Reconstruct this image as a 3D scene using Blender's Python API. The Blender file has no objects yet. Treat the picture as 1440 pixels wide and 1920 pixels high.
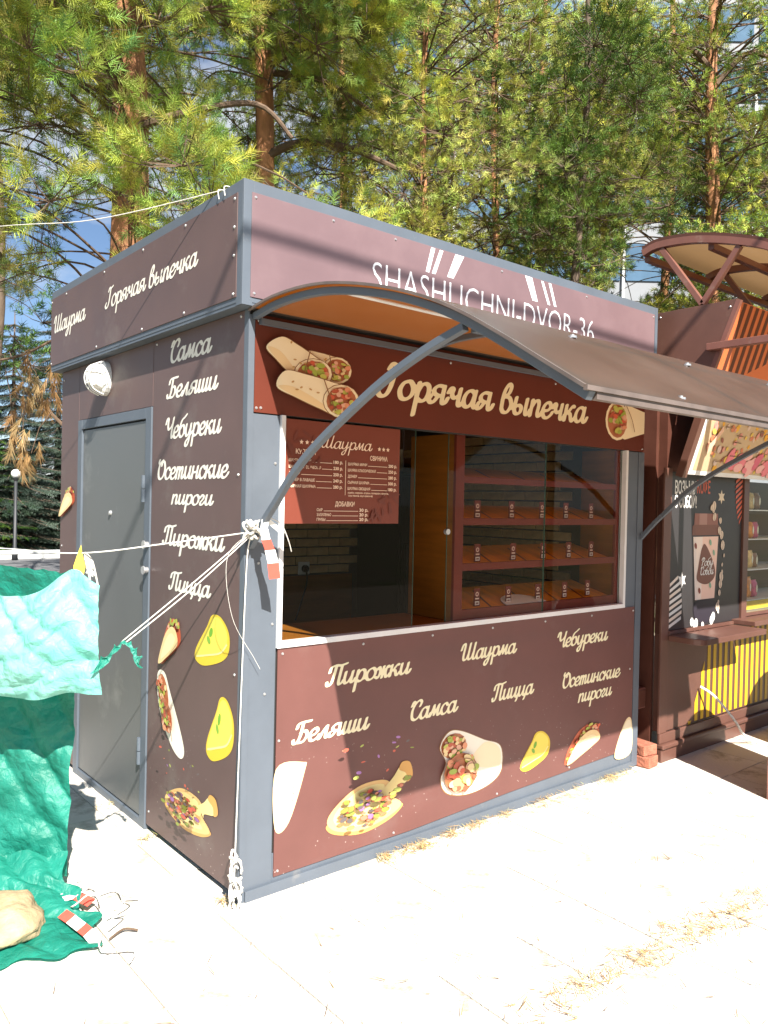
import bpy, bmesh, math, random
import numpy as np
from mathutils import Vector, Matrix, noise as mnoise
R = math.radians
scn = bpy.context.scene
COL = scn.collection

# ---------------------------------------------------------------- camera
cam_d = bpy.data.cameras.new('camera')
cam_d.sensor_fit = 'VERTICAL'; cam_d.sensor_height = 24.0
cam_d.lens = 1485.46 / 1920 * 24.0
cam_d.clip_start = 0.05; cam_d.clip_end = 2000
cam = bpy.data.objects.new('camera', cam_d); COL.objects.link(cam)
_y, _p, _r = 0.8776, -0.0114, 0.0213
_f = Vector((math.cos(_p)*math.cos(_y), math.cos(_p)*math.sin(_y), math.sin(_p)))
_rt = Vector((math.sin(_y), -math.cos(_y), 0)); _u = _rt.cross(_f)
_r2 = _rt*math.cos(_r) + _u*math.sin(_r); _u2 = -_rt*math.sin(_r) + _u*math.cos(_r)
cam.matrix_world = Matrix(((_r2.x, _u2.x, -_f.x, -1.5749), (_r2.y, _u2.y, -_f.y, -2.7453), (_r2.z, _u2.z, -_f.z, 1.6), (0, 0, 0, 1)))
scn.camera = cam

# ---------------------------------------------------------------- sky and sun
SUN = Vector((0.58, 1.58, -1.60)).normalized()          # direction the light travels
wd = bpy.data.worlds.new('World'); scn.world = wd; wd.use_nodes = True
nt = wd.node_tree; nt.nodes.clear()
wo = nt.nodes.new('ShaderNodeOutputWorld'); wb = nt.nodes.new('ShaderNodeBackground')
sky = nt.nodes.new('ShaderNodeTexSky'); sky.sky_type = 'NISHITA'; sky.sun_disc = False
sky.sun_elevation = math.asin(-SUN.z); sky.sun_rotation = math.atan2(-SUN.x, -SUN.y)
sky.air_density = 0.9; sky.dust_density = 0.25; sky.ozone_density = 3.0
tc = nt.nodes.new('ShaderNodeTexCoord')
mp = nt.nodes.new('ShaderNodeMapping'); mp.inputs['Scale'].default_value = (1.6, 1.6, 4.2); mp.inputs['Location'].default_value = (0.35, 0.1, 0.2)
cn = nt.nodes.new('ShaderNodeTexNoise'); cn.inputs['Scale'].default_value = 1.7; cn.inputs['Detail'].default_value = 9; cn.inputs['Roughness'].default_value = 0.58
cr = nt.nodes.new('ShaderNodeValToRGB'); cr.color_ramp.elements[0].position = 0.5; cr.color_ramp.elements[1].position = 0.7
cr.color_ramp.elements[0].color = (0, 0, 0, 1); cr.color_ramp.elements[1].color = (1, 1, 1, 1)
cm = nt.nodes.new('ShaderNodeMixRGB'); cm.inputs[2].default_value = (6.5, 6.8, 7.2, 1)
nt.links.new(tc.outputs['Generated'], mp.inputs[0]); nt.links.new(mp.outputs[0], cn.inputs['Vector'])
nt.links.new(cn.outputs['Fac'], cr.inputs[0]); nt.links.new(cr.outputs[0], cm.inputs[0])
nt.links.new(sky.outputs[0], cm.inputs[1]); nt.links.new(cm.outputs[0], wb.inputs[0])
wb.inputs[1].default_value = 0.055
nt.links.new(wb.outputs[0], wo.inputs[0])
sl = bpy.data.lights.new('sun', 'SUN'); sl.energy = 5.0; sl.angle = R(0.53); sl.color = (1.0, 0.95, 0.87)
so = bpy.data.objects.new('sun', sl); COL.objects.link(so)
so.rotation_euler = SUN.to_track_quat('-Z', 'Y').to_euler()
vs = scn.view_settings
vs.view_transform = 'Standard'; vs.look = 'None'; vs.gamma = 1; vs.use_curve_mapping = False
vs.exposure = 1.4
scn.cycles.max_bounces = 6; scn.cycles.diffuse_bounces = 3; scn.cycles.transparent_max_bounces = 12; scn.cycles.use_denoising = True
scn.cycles.caustics_reflective = False; scn.cycles.caustics_refractive = False

# ---------------------------------------------------------------- materials
def nodes(name):
    m = bpy.data.materials.new(name); m.use_nodes = True
    t = m.node_tree; b = t.nodes['Principled BSDF']
    return m, t, b
def P(name, col, rough=.5, metal=0., var=.12, vscale=6., bump=0., bscale=60., spec=.5, stretch=None, dirt=None, dscale=3., dlo=.55, dhi=.75, specks=False):
    m, t, b = nodes(name); N = t.nodes.new; L = t.links.new
    c = N('ShaderNodeTexCoord'); src = c.outputs['Object']
    if stretch:
        q = N('ShaderNodeMapping'); q.inputs['Scale'].default_value = stretch; L(src, q.inputs[0]); src = q.outputs[0]
    n = N('ShaderNodeTexNoise'); n.inputs['Scale'].default_value = vscale; n.inputs['Detail'].default_value = 6; n.inputs['Roughness'].default_value = .6
    L(src, n.inputs['Vector'])
    r = N('ShaderNodeValToRGB'); r.color_ramp.elements[0].position = .3; r.color_ramp.elements[1].position = .7
    r.color_ramp.elements[0].color = tuple(max(0, x*(1-var)) for x in col) + (1,)
    r.color_ramp.elements[1].color = tuple(min(1, x*(1+var)) for x in col) + (1,)
    L(n.outputs['Fac'], r.inputs[0]); out = r.outputs[0]
    if dirt:
        n2 = N('ShaderNodeTexNoise'); n2.inputs['Scale'].default_value = dscale; n2.inputs['Detail'].default_value = 10; n2.inputs['Roughness'].default_value = .68
        L(src, n2.inputs['Vector'])
        r2 = N('ShaderNodeValToRGB'); r2.color_ramp.elements[0].position = dlo; r2.color_ramp.elements[1].position = dhi
        L(n2.outputs['Fac'], r2.inputs[0])
        mx = N('ShaderNodeMixRGB'); L(r2.outputs[0], mx.inputs[0]); L(out, mx.inputs[1]); mx.inputs[2].default_value = tuple(dirt) + (1,); out = mx.outputs[0]
    if specks:
        vo = N('ShaderNodeTexVoronoi'); vo.inputs['Scale'].default_value = 34; L(src, vo.inputs['Vector'])
        lt_ = N('ShaderNodeMath'); lt_.operation = 'LESS_THAN'; L(vo.outputs['Distance'], lt_.inputs[0]); lt_.inputs[1].default_value = .11
        sx_ = N('ShaderNodeSeparateXYZ'); L(src, sx_.inputs[0])
        gz = N('ShaderNodeMapRange'); L(sx_.outputs['Z'], gz.inputs[0]); gz.inputs[1].default_value = .75; gz.inputs[2].default_value = .05; gz.inputs[3].default_value = 0.; gz.inputs[4].default_value = .75
        n4 = N('ShaderNodeTexNoise'); n4.inputs['Scale'].default_value = 5; L(src, n4.inputs['Vector'])
        m1 = N('ShaderNodeMath'); m1.operation = 'MULTIPLY'; L(lt_.outputs[0], m1.inputs[0]); L(gz.outputs[0], m1.inputs[1])
        gt = N('ShaderNodeMath'); gt.operation = 'GREATER_THAN'; L(n4.outputs['Fac'], gt.inputs[0]); gt.inputs[1].default_value = .48
        m2_ = N('ShaderNodeMath'); m2_.operation = 'MULTIPLY'; L(m1.outputs[0], m2_.inputs[0]); L(gt.outputs[0], m2_.inputs[1])
        ms = N('ShaderNodeMixRGB'); L(m2_.outputs[0], ms.inputs[0]); L(out, ms.inputs[1]); ms.inputs[2].default_value = (.42, .33, .3, 1); out = ms.outputs[0]
    L(out, b.inputs['Base Color'])
    b.inputs['Metallic'].default_value = metal; b.inputs['Specular IOR Level'].default_value = spec
    rr = N('ShaderNodeMapRange'); rr.inputs['To Min'].default_value = max(.02, rough-.08); rr.inputs['To Max'].default_value = min(1, rough+.1)
    L(n.outputs['Fac'], rr.inputs[0]); L(rr.outputs[0], b.inputs['Roughness'])
    if bump:
        n3 = N('ShaderNodeTexNoise'); n3.inputs['Scale'].default_value = bscale; n3.inputs['Detail'].default_value = 5
        L(src, n3.inputs['Vector']); bp = N('ShaderNodeBump'); bp.inputs['Strength'].default_value = bump; bp.inputs['Distance'].default_value = .02
        L(n3.outputs['Fac'], bp.inputs['Height']); L(bp.outputs[0], b.inputs['Normal'])
    return m
M = {}
M['panel'] = P('brown_panel', (.135, .054, .046), .55, var=.12, vscale=2.5, bump=.09, bscale=1.6, spec=.45, specks=True, dirt=(.165, .088, .078), dscale=2.2, dlo=.56, dhi=.82)
M['header'] = P('header_panel', (.115, .022, .0105), .6, var=.08, vscale=3, bump=.05, bscale=1.6, spec=.35)  # panel brown reddened, the awning's orange light put into the base colour
M['fascia'] = P('fascia_sheen', (.165, .102, .11), .5, var=.1, vscale=2, bump=.09, bscale=1.4, spec=.6, dirt=(.2, .13, .135), dscale=2, dlo=.5, dhi=.85)  # panel brown lifted to mauve, sky sheen put into the base colour
M['side'] = P('side_panel', (.115, .073, .068), .5, specks=True, var=.1, vscale=3, bump=.06, bscale=1.6, spec=.4, dirt=(.17, .14, .125), dscale=2.6, dlo=.55, dhi=.8)  # greyer copy of the panel brown, light sheen put into the base colour
M['grey'] = P('grey_paint', (.1, .12, .147), .5, var=.08, vscale=5, dirt=(.2, .2, .2), dscale=6, dlo=.62, dhi=.8, bump=.05, bscale=4)
M['door'] = P('door_paint', (.108, .114, .116), .42, var=.07, vscale=3, bump=.06, bscale=2.5, dirt=(.25, .25, .24), dscale=2.5, dlo=.58, dhi=.85)
M['alu'] = P('aluminium', (.72, .72, .72), .4, var=.06)
M['zinc'] = P('zinc_screw', (.5, .5, .5), .3, metal=.6, var=.05)
M['dark'] = P('dark_gap', (.02, .018, .017), .8)
M['wood'] = P('stained_board', (.21, .072, .009), .5, var=.2, vscale=3, stretch=(1, 1, 9), spec=.15)
M['woodh'] = P('shelf_board', (.6, .23, .025), .5, var=.2, vscale=3, stretch=(9, 1, 1), spec=.15)
M['shelf'] = P('shelf_edge', (.125, .021, .014), .5, var=.12, spec=.15)
M['intwall'] = P('inner_wall', (.08, .045, .03), .7)
M['brick'] = P('cream_brick', (.55, .38, .19), .85, var=.25, vscale=9, bump=.3, bscale=50)
M['mortar'] = P('dark_mortar', (.05, .04, .035), .9)
M['black'] = P('black_enamel', (.006, .006, .006), .5, spec=.15)
M['rope'] = P('white_cord', (.78, .76, .7), .75, var=.1, vscale=60, bump=.4, bscale=400)
M['white'] = P('white_plastic', (.8, .8, .77), .4, var=.04)
M['red'] = P('red_tape', (.75, .1, .07), .4)
M['yellow'] = P('yellow_rag', (.75, .55, .05), .6)
M['nbrown'] = P('stall_brown', (.125, .058, .043), .4, var=.12, vscale=4, bump=.05, bscale=3, dirt=(.18, .11, .085), dscale=4, dlo=.6, dhi=.8)
M['nbrown2'] = P('stall_tube', (.2, .085, .065), .35, var=.14, vscale=6, dirt=(.3, .2, .16), dscale=9, dlo=.6, dhi=.8)
M['ndark'] = P('stall_dark_brown', (.09, .033, .022), .45, var=.15)
M['orange'] = P('orange_board', (.62, .17, .06), .5, var=.06)
M['bark'] = P('pine_bark', (.36, .165, .08), .9, var=.6, vscale=9, stretch=(1, 1, .3), bump=1., bscale=14, dirt=(.42, .2, .08), dscale=5, dlo=.45, dhi=.7)
M['twig'] = P('pine_twig', (.13, .085, .055), .9, var=.3, vscale=20)
M['barkd'] = P('grey_bark', (.12, .085, .06), .9, var=.4, vscale=8, stretch=(1, 1, .35), bump=.7, bscale=20)
M['slab'] = P('paving_slab', (.68, .63, .56), .85, var=.1, vscale=1.3, bump=.25, bscale=90, dirt=(.25, .205, .14), dscale=1.7, dlo=.55, dhi=.68)
M['sand'] = P('joint_sand', (.33, .28, .2), .95, var=.2, vscale=30)
M['soil'] = P('forest_soil', (.2, .16, .1), .95, var=.35, vscale=2, dirt=(.12, .14, .05), dscale=.7, dlo=.45, dhi=.65, bump=.4, bscale=20)
M['asphalt'] = P('asphalt', (.13, .13, .135), .9, var=.15, vscale=3, bump=.3, bscale=60)
M['concrete'] = P('concrete', (.55, .55, .53), .8, var=.1)
M['stone'] = P('yellow_stone', (.45, .33, .19), .9, var=.3, vscale=14, bump=.9, bscale=18)
M['iron'] = P('dark_iron', (.03, .032, .035), .5)
M['bricko'] = P('old_red_brick', (.36, .13, .08), .9, var=.3, vscale=20, bump=.5, bscale=60)
M['paper'] = P('white_paper', (.75, .72, .66), .6)

def attr_mat(name, rough=.45, spec=.4, transl=0.):
    m, t, b = nodes(name); a = t.nodes.new('ShaderNodeAttribute'); a.attribute_name = 'Col'
    t.links.new(a.outputs['Color'], b.inputs['Base Color']); b.inputs['Roughness'].default_value = rough
    b.inputs['Specular IOR Level'].default_value = spec
    if transl:
        tr = t.nodes.new('ShaderNodeBsdfTranslucent'); mx = t.nodes.new('ShaderNodeMixShader'); mx.inputs[0].default_value = transl
        t.links.new(a.outputs['Color'], tr.inputs['Color'])
        t.links.new(b.outputs[0], mx.inputs[1]); t.links.new(tr.outputs[0], mx.inputs[2])
        t.links.new(mx.outputs[0], t.nodes['Material Output'].inputs[0])
    return m
M['ink'] = attr_mat('printed_ink')
M['needle'] = attr_mat('pine_needles', .45, .2, .14)

def glass_mat(name, tint, gl=1.0):
    m, t, b = nodes(name); t.nodes.remove(b); N = t.nodes.new; L = t.links.new
    tr = N('ShaderNodeBsdfTransparent'); tr.inputs[0].default_value = tint + (1,)
    g = N('ShaderNodeBsdfGlossy'); g.inputs['Roughness'].default_value = .015; g.inputs['Color'].default_value = (gl, gl, gl, 1)
    w = N('ShaderNodeLayerWeight'); w.inputs[0].default_value = .5
    pw = N('ShaderNodeMath'); pw.operation = 'POWER'; L(w.outputs['Facing'], pw.inputs[0]); pw.inputs[1].default_value = 4.
    f = N('ShaderNodeMath'); f.operation = 'MULTIPLY_ADD'; L(pw.outputs[0], f.inputs[0]); f.inputs[1].default_value = .6; f.inputs[2].default_value = .012
    mx = N('ShaderNodeMixShader'); L(f.outputs[0], mx.inputs[0]); L(tr.outputs[0], mx.inputs[1]); L(g.outputs[0], mx.inputs[2])
    L(mx.outputs[0], t.nodes['Material Output'].inputs[0]); return m
M['glass'] = glass_mat('window_glass', (.93, .96, .94))
M['glassedge'] = P('glass_edge', (.04, .085, .06), .2)

def poly_mat(name, top, trans, clear, tw=.5):
    # brown twin-wall polycarbonate: diffuse skin, light shining through, a little clear see-through
    m, t, b = nodes(name); N = t.nodes.new; L = t.links.new
    c = N('ShaderNodeTexCoord'); n = N('ShaderNodeTexNoise'); n.inputs['Scale'].default_value = 3.5; n.inputs['Detail'].default_value = 8
    L(c.outputs['Object'], n.inputs['Vector'])
    r = N('ShaderNodeValToRGB'); r.color_ramp.elements[0].position = .35; r.color_ramp.elements[1].position = .7
    r.color_ramp.elements[0].color = tuple(x*.8 for x in top) + (1,); r.color_ramp.elements[1].color = tuple(min(1, x*1.2) for x in top) + (1,)
    L(n.outputs['Fac'], r.inputs[0]); L(r.outputs[0], b.inputs['Base Color'])
    b.inputs['Roughness'].default_value = .38; b.inputs['Specular IOR Level'].default_value = .6
    tl = N('ShaderNodeBsdfTranslucent'); tl.inputs[0].default_value = trans + (1,)
    tp = N('ShaderNodeBsdfTransparent'); tp.inputs[0].default_value = clear + (1,)
    a = N('ShaderNodeMixShader'); a.inputs[0].default_value = .3; L(tl.outputs[0], a.inputs[1]); L(tp.outputs[0], a.inputs[2])
    mx = N('ShaderNodeMixShader'); mx.inputs[0].default_value = tw; L(b.outputs[0], mx.inputs[1]); L(a.outputs[0], mx.inputs[2])
    L(mx.outputs[0], t.nodes['Material Output'].inputs[0]); return m
M['poly'] = poly_mat('brown_polycarbonate', (.115, .09, .075), (.25, .062, .002), (.14, .035, .006), .45)
M['poly2'] = poly_mat('pale_polycarbonate', (.2, .13, .075), (.34, .2, .09), (.2, .12, .05), .45)

def tarp_mat(name, c0, c1):
    m, t, b = nodes(name); N = t.nodes.new; L = t.links.new
    c = N('ShaderNodeTexCoord')
    v = N('ShaderNodeTexVoronoi'); v.feature = 'DISTANCE_TO_EDGE'; v.inputs['Scale'].default_value = 13; L(c.outputs['Object'], v.inputs['Vector'])
    n = N('ShaderNodeTexNoise'); n.inputs['Scale'].default_value = 45; n.inputs['Detail'].default_value = 6; n.inputs['Distortion'].default_value = 1.2; L(c.outputs['Object'], n.inputs['Vector'])
    ad = N('ShaderNodeMath'); ad.operation = 'MULTIPLY_ADD'; L(n.outputs['Fac'], ad.inputs[0]); ad.inputs[1].default_value = .35; L(v.outputs['Distance'], ad.inputs[2])
    bp = N('ShaderNodeBump'); bp.inputs['Strength'].default_value = .9; bp.inputs['Distance'].default_value = .016; L(ad.outputs[0], bp.inputs['Height'])
    r = N('ShaderNodeValToRGB'); r.color_ramp.elements[0].color = c0+(1,); r.color_ramp.elements[1].color = c1+(1,)
    r.color_ramp.elements[0].position = .3; r.color_ramp.elements[1].position = .7
    n6 = N('ShaderNodeTexNoise'); n6.inputs['Scale'].default_value = 7; n6.inputs['Detail'].default_value = 3; L(c.outputs['Object'], n6.inputs['Vector'])
    L(n6.outputs['Fac'], r.inputs[0]); L(r.outputs[0], b.inputs['Base Color']); L(bp.outputs[0], b.inputs['Normal'])
    b.inputs['Roughness'].default_value = .5; b.inputs['Specular IOR Level'].default_value = .55
    tl = N('ShaderNodeBsdfTranslucent'); tl.inputs[0].default_value = (.02, .5, .36, 1)
    mx = N('ShaderNodeMixShader'); mx.inputs[0].default_value = .22; L(b.outputs[0], mx.inputs[1]); L(tl.outputs[0], mx.inputs[2])
    L(mx.outputs[0], t.nodes['Material Output'].inputs[0]); return m
M['tarp'] = tarp_mat('turquoise_tarp', (.005, .16, .11), (.02, .27, .2)); M['tarp_sunlit'] = tarp_mat('sunlit_tarp', (.17, .56, .48), (.3, .66, .58))  # flap gets a copy of the tarp with sunlit whiteness in its colour

# ---------------------------------------------------------------- object helpers
def link(o, parent=None):
    COL.objects.link(o)
    if parent is not None:
        o.parent = parent
        off = Vector(parent.location)
        if off.length > 0: o.matrix_parent_inverse = Matrix.Translation(-off)
    return o
def tag(o, label=None, cat=None, group=None, kind=None):
    if label: o['label'] = label
    if cat: o['category'] = cat
    if group: o['group'] = group
    if kind: o['kind'] = kind
    return o
def thing(name, label, cat, loc=(0, 0, 0), group=None):
    o = bpy.data.objects.new(name, None); o.location = loc; o.empty_display_size = .1
    COL.objects.link(o); return tag(o, label, cat, group)
class MB:
    def __init__(s): s.v = []; s.f = []; s.c = []
    def add(s, vs, fs, col=None):
        k = len(s.v); s.v += [tuple(x) for x in vs]
        for f in fs: s.f.append([k+i for i in f]); s.c.append(col)
        return s
    def box(s, x0, x1, y0, y1, z0, z1, col=None):
        return s.add([(x0,y0,z0),(x1,y0,z0),(x1,y1,z0),(x0,y1,z0),(x0,y0,z1),(x1,y0,z1),(x1,y1,z1),(x0,y1,z1)],
                     [(0,3,2,1),(4,5,6,7),(0,1,5,4),(1,2,6,5),(2,3,7,6),(3,0,4,7)], col)
    def prism(s, poly, d, col=None):
        # poly: list of 3-D points in one plane, d: extrusion vector
        n = len(poly); d = Vector(d); a = [Vector(p) for p in poly]; b = [p+d for p in a]
        return s.add(a+b, [tuple(range(n))[::-1], tuple(range(n, 2*n))]+[(i, (i+1) % n, n+(i+1) % n, n+i) for i in range(n)], col)
    def tube(s, pts, r, n=8, cap=True, col=None, square=False):
        pts = [Vector(p) for p in pts]; rs = r if isinstance(r, (list, tuple)) else [r]*len(pts)
        rings = []; t0 = (pts[1]-pts[0]).normalized()
        up = Vector((0, 0, 1)) if abs(t0.z) < .9 else Vector((1, 0, 0))
        a = t0.cross(up).normalized()
        for i, p in enumerate(pts):
            t = (pts[min(i+1, len(pts)-1)]-pts[max(i-1, 0)]).normalized()
            a = (a - t*a.dot(t)).normalized(); b = t.cross(a)
            off = math.pi/4 if n == 4 else 0
            k = rs[i]*(1.414 if n == 4 else 1)
            rings.append([p + a*(k*math.cos(off+2*math.pi*j/n)) + b*(k*math.sin(off+2*math.pi*j/n)) for j in range(n)])
        vs = [q for rg in rings for q in rg]; fs = []
        for i in range(len(pts)-1):
            for j in range(n): fs.append((i*n+j, i*n+(j+1) % n, (i+1)*n+(j+1) % n, (i+1)*n+j))
        if cap: fs += [tuple(range(n))[::-1], tuple((len(pts)-1)*n+j for j in range(n))]
        return s.add(vs, fs, col)
    def mesh(s, name, m, smooth=False):
        me = bpy.data.meshes.new(name); me.from_pydata(s.v, [], s.f)
        if m is not None: me.materials.append(m)
        if any(c is not None for c in s.c):
            at = me.attributes.new('Col', 'FLOAT_COLOR', 'FACE')
            at.data.foreach_set('color', np.array([tuple(c or (1, 1, 1))+(1,) for c in s.c], 'f').ravel())
        if smooth: me.polygons.foreach_set('use_smooth', [True]*len(me.polygons))
        me.update(); return me
    def build(s, name, m, parent=None, smooth=False, bevel=0., autos=False):
        o = bpy.data.objects.new(name, s.mesh(name, M[m] if isinstance(m, str) else m, smooth)); link(o, parent)
        if bevel:
            b = o.modifiers.new('b', 'BEVEL'); b.width = bevel; b.segments = 2; b.limit_method = 'ANGLE'
        return o
def bx(name, m, parent, x0, x1, y0, y1, z0, z1, bevel=.002):
    return MB().box(x0, x1, y0, y1, z0, z1).build(name, m, parent, bevel=bevel)
def catmull(p, n=8, closed=False):
    p = [Vector((*q, 0)) if len(q) == 2 else Vector(q) for q in p]; out = []; N = len(p)
    for i in range(N if closed else N-1):
        if closed: a, b, c, d = p[i-1], p[i], p[(i+1) % N], p[(i+2) % N]
        else: a, b, c, d = p[max(i-1, 0)], p[i], p[i+1], p[min(i+2, N-1)]
        for k in range(n):
            t = k/n; out.append(.5*((2*b)+(c-a)*t+(2*a-5*b+4*c-d)*t*t+(3*b-a-3*c+d)*t**3))
    if not closed: out.append(p[-1])
    return out
class Frame:
    def __init__(s, o, u, v):
        s.o = Vector(o); s.u = Vector(u).normalized(); s.v = Vector(v).normalized(); s.n = s.u.cross(s.v)
    def p(s, a, b, d=0): return s.o+s.u*a+s.v*b+s.n*d
FRONT = Frame((0, 0, 0), (1, 0, 0), (0, 0, 1)); SIDE = Frame((0, 0, 0), (0, -1, 0), (0, 0, 1))
FFRONT = Frame((0, -.047, 0), (1, 0, 0), (0, 0, 1)); FSIDE = Frame((-.064, 0, 0), (0, -1, 0), (0, 0, 1))

# ---------------------------------------------------------------- script lettering (brush strokes with a slanted nib)
EX = lambda x: [(x, .25), (x+.08, .03), (x+.25, .1), (x+.35, .36)]
GL = {
 'а': (1.0, [[(.72,.85),(.5,1.),(.2,.85),(.05,.45),(.15,.08),(.4,.03),(.65,.35),(.75,.9)], [(.78,1.)]+EX(.74)]),
 'о': (.93, [[(.5,1.),(.2,.85),(.05,.45),(.2,.05),(.5,.0),(.78,.25),(.82,.65),(.62,.97),(.45,.98)], [(.7,.9),(.85,.75),(1.02,.8)]]),
 'р': (1.0, [[(.2,1.),(.18,.2),(.16,-.8)], [(.2,.5),(.35,.85),(.6,1.),(.82,.85),(.85,.45),(.7,.1),(.45,.0),(.25,.1)], [(.8,.2),(.95,.2),(1.05,.4)]]),
 'я': (1.1, [[(.8,1.)]+EX(.78), [(.8,.98),(.45,1.),(.2,.8),(.22,.55),(.5,.44),(.78,.46)], [(.5,.44),(.3,.1),(.1,.0),(-.05,.12)]]),
 'ч': (1.05, [[(.02,.7),(.15,.97),(.3,.9),(.27,.6),(.45,.42),(.72,.62)], [(.78,1.)]+EX(.74)]),
 'в': (.98, [[(.13,.2),(.12,.8),(.2,1.35),(.42,1.75),(.6,1.6),(.52,1.2),(.22,.93)], [(.22,.93),(.6,.92),(.8,.5),(.6,.05),(.3,.0),(.13,.2)], [(.78,.4),(.9,.3),(1.05,.45)]]),
 'ы': (1.3, [[(.15,1.),(.12,.25),(.3,.0),(.58,.12),(.62,.42),(.42,.55),(.18,.42)], [(1.,1.)]+EX(.97)]),
 'п': (1.0, [[(.14,1.),(.1,.0)], [(.12,.5),(.35,.92),(.58,1.),(.68,.75)]+EX(.65)]),
 'и': (1.0, [[(.12,1.),(.1,.3),(.25,.02),(.5,.15),(.7,.6)], [(.74,1.)]+EX(.7)]),
 'е': (.82, [[(.1,.42),(.48,.5),(.67,.75),(.5,1.),(.2,.85),(.06,.45),(.2,.06),(.48,.0),(.75,.2),(.86,.4)]]),
 'к': (.98, [[(.14,1.),(.1,.0)], [(.8,.95),(.65,.98),(.3,.48)], [(.3,.5),(.52,.45),(.65,.1),(.8,.02),(.97,.3)]]),
 'у': (1.0, [[(.12,1.),(.1,.4),(.25,.05),(.5,.15),(.7,.6)], [(.76,1.),(.7,-.2),(.5,-.75),(.25,-.72),(.27,-.42),(.7,.0),(1.02,.36)]]),
 'м': (1.2, [[(-.02,.12),(.12,.04),(.28,.5),(.4,1.)], [(.4,1.),(.52,.1)], [(.52,.1),(.92,1.)], [(.92,1.)]+EX(.88)]),
 'л': (.95, [[(-.02,.12),(.12,.04),(.33,.6),(.58,1.)], [(.62,1.)]+EX(.6)]),
 'с': (.78, [[(.68,.78),(.5,1.),(.2,.85),(.06,.45),(.2,.06),(.45,.0),(.7,.18),(.83,.4)]]),
 'т': (1.22, [[(.14,1.),(.1,.0)], [(.12,.55),(.3,.93),(.46,.97),(.52,.7),(.48,.0)], [(.5,.55),(.68,.93),(.84,.97),(.9,.7)]+EX(.86)]),
 'н': (1.0, [[(.14,1.),(.1,.0)], [(.12,.48),(.7,.55)], [(.74,1.)]+EX(.7)]),
 'г': (.78, [[(.1,.72),(.28,1.),(.52,.88),(.5,.62),(.2,.25),(.25,.02),(.5,.05),(.74,.36)]]),
 'ж': (1.25, [[(.05,.85),(.22,.97),(.36,.55),(.22,.04),(.0,.12)], [(.62,1.),(.58,.0)], [(.36,.5),(.85,.5)], [(1.15,.88),(.98,.97),(.84,.5),(.95,.04),(1.12,.06),(1.26,.3)]]),
 'ш': (1.3, [[(.12,1.),(.1,.3),(.22,.02),(.4,.12),(.54,.5)], [(.57,1.),(.54,.3),(.66,.02),(.85,.12),(.98,.5)], [(1.02,1.)]+EX(.98)]),
 'ц': (1.08, [[(.12,1.),(.1,.3),(.25,.02),(.5,.15),(.7,.6)], [(.74,1.),(.7,.25),(.78,.03),(.95,.0),(1.0,-.15),(.9,-.42)], [(.9,.03),(1.12,.34)]]),
 'б': (.93, [[(.88,1.82),(.62,1.6),(.3,1.4),(.1,.85),(.1,.3),(.3,.02),(.6,.08),(.78,.45),(.65,.9),(.4,.95),(.2,.7)], [(.76,.4),(.88,.3),(1.0,.42)]]),
 'Г': (1.2, [[(.78,1.6),(.68,.6),(.5,.1),(.2,.0),(.0,.25),(.14,.48)], [(.4,1.5),(.55,1.8),(.85,1.72),(1.2,1.84)]]),
 'Ш': (1.95, [[(.0,1.1),(.12,1.6),(.33,1.7),(.4,1.4),(.35,.4),(.5,.05),(.8,.2),(.97,.8)], [(1.02,1.7),(.95,.4),(1.1,.05),(1.4,.25),(1.54,.8)], [(1.62,1.7),(1.55,.4),(1.64,.05),(1.85,.1),(1.97,.36)]]),
 'С': (1.05, [[(.88,1.2),(.98,1.55),(.75,1.75),(.4,1.5),(.15,.9),(.25,.2),(.6,.0),(.92,.2),(1.08,.5)], [(.38,1.5),(.15,1.68),(.02,1.3)]]),
 'Б': (1.2, [[(.52,1.65),(.47,.6),(.3,.1),(.05,.05),(-.05,.32)], [(.08,1.25),(.15,1.6),(.5,1.7),(1.12,1.72)], [(.45,.85),(.82,.95),(1.02,.55),(.8,.08),(.42,.05)]]),
 'Ч': (1.3, [[(.0,1.25),(.12,1.68),(.34,1.62),(.35,1.1),(.52,.75),(.85,.95),(1.02,1.2)], [(1.12,1.72),(1.0,.5),(1.08,.05),(1.25,.1),(1.36,.36)]]),
 'О': (1.15, [[(.6,1.68),(.25,1.4),(.1,.8),(.25,.15),(.6,.0),(.95,.35),(1.05,.95),(.85,1.5),(.55,1.55),(.5,1.2)], [(.2,1.3),(.05,1.5),(.1,1.72)]]),
 'П': (1.35, [[(.52,1.62),(.44,.6),(.3,.1),(.05,.05),(-.04,.32)], [(.05,1.15),(.12,1.55),(.5,1.7),(.9,1.65),(1.4,1.76)], [(1.02,1.65),(.96,.4),(1.05,.03),(1.25,.1),(1.37,.36)]]),
}
_wc = {}
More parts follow.
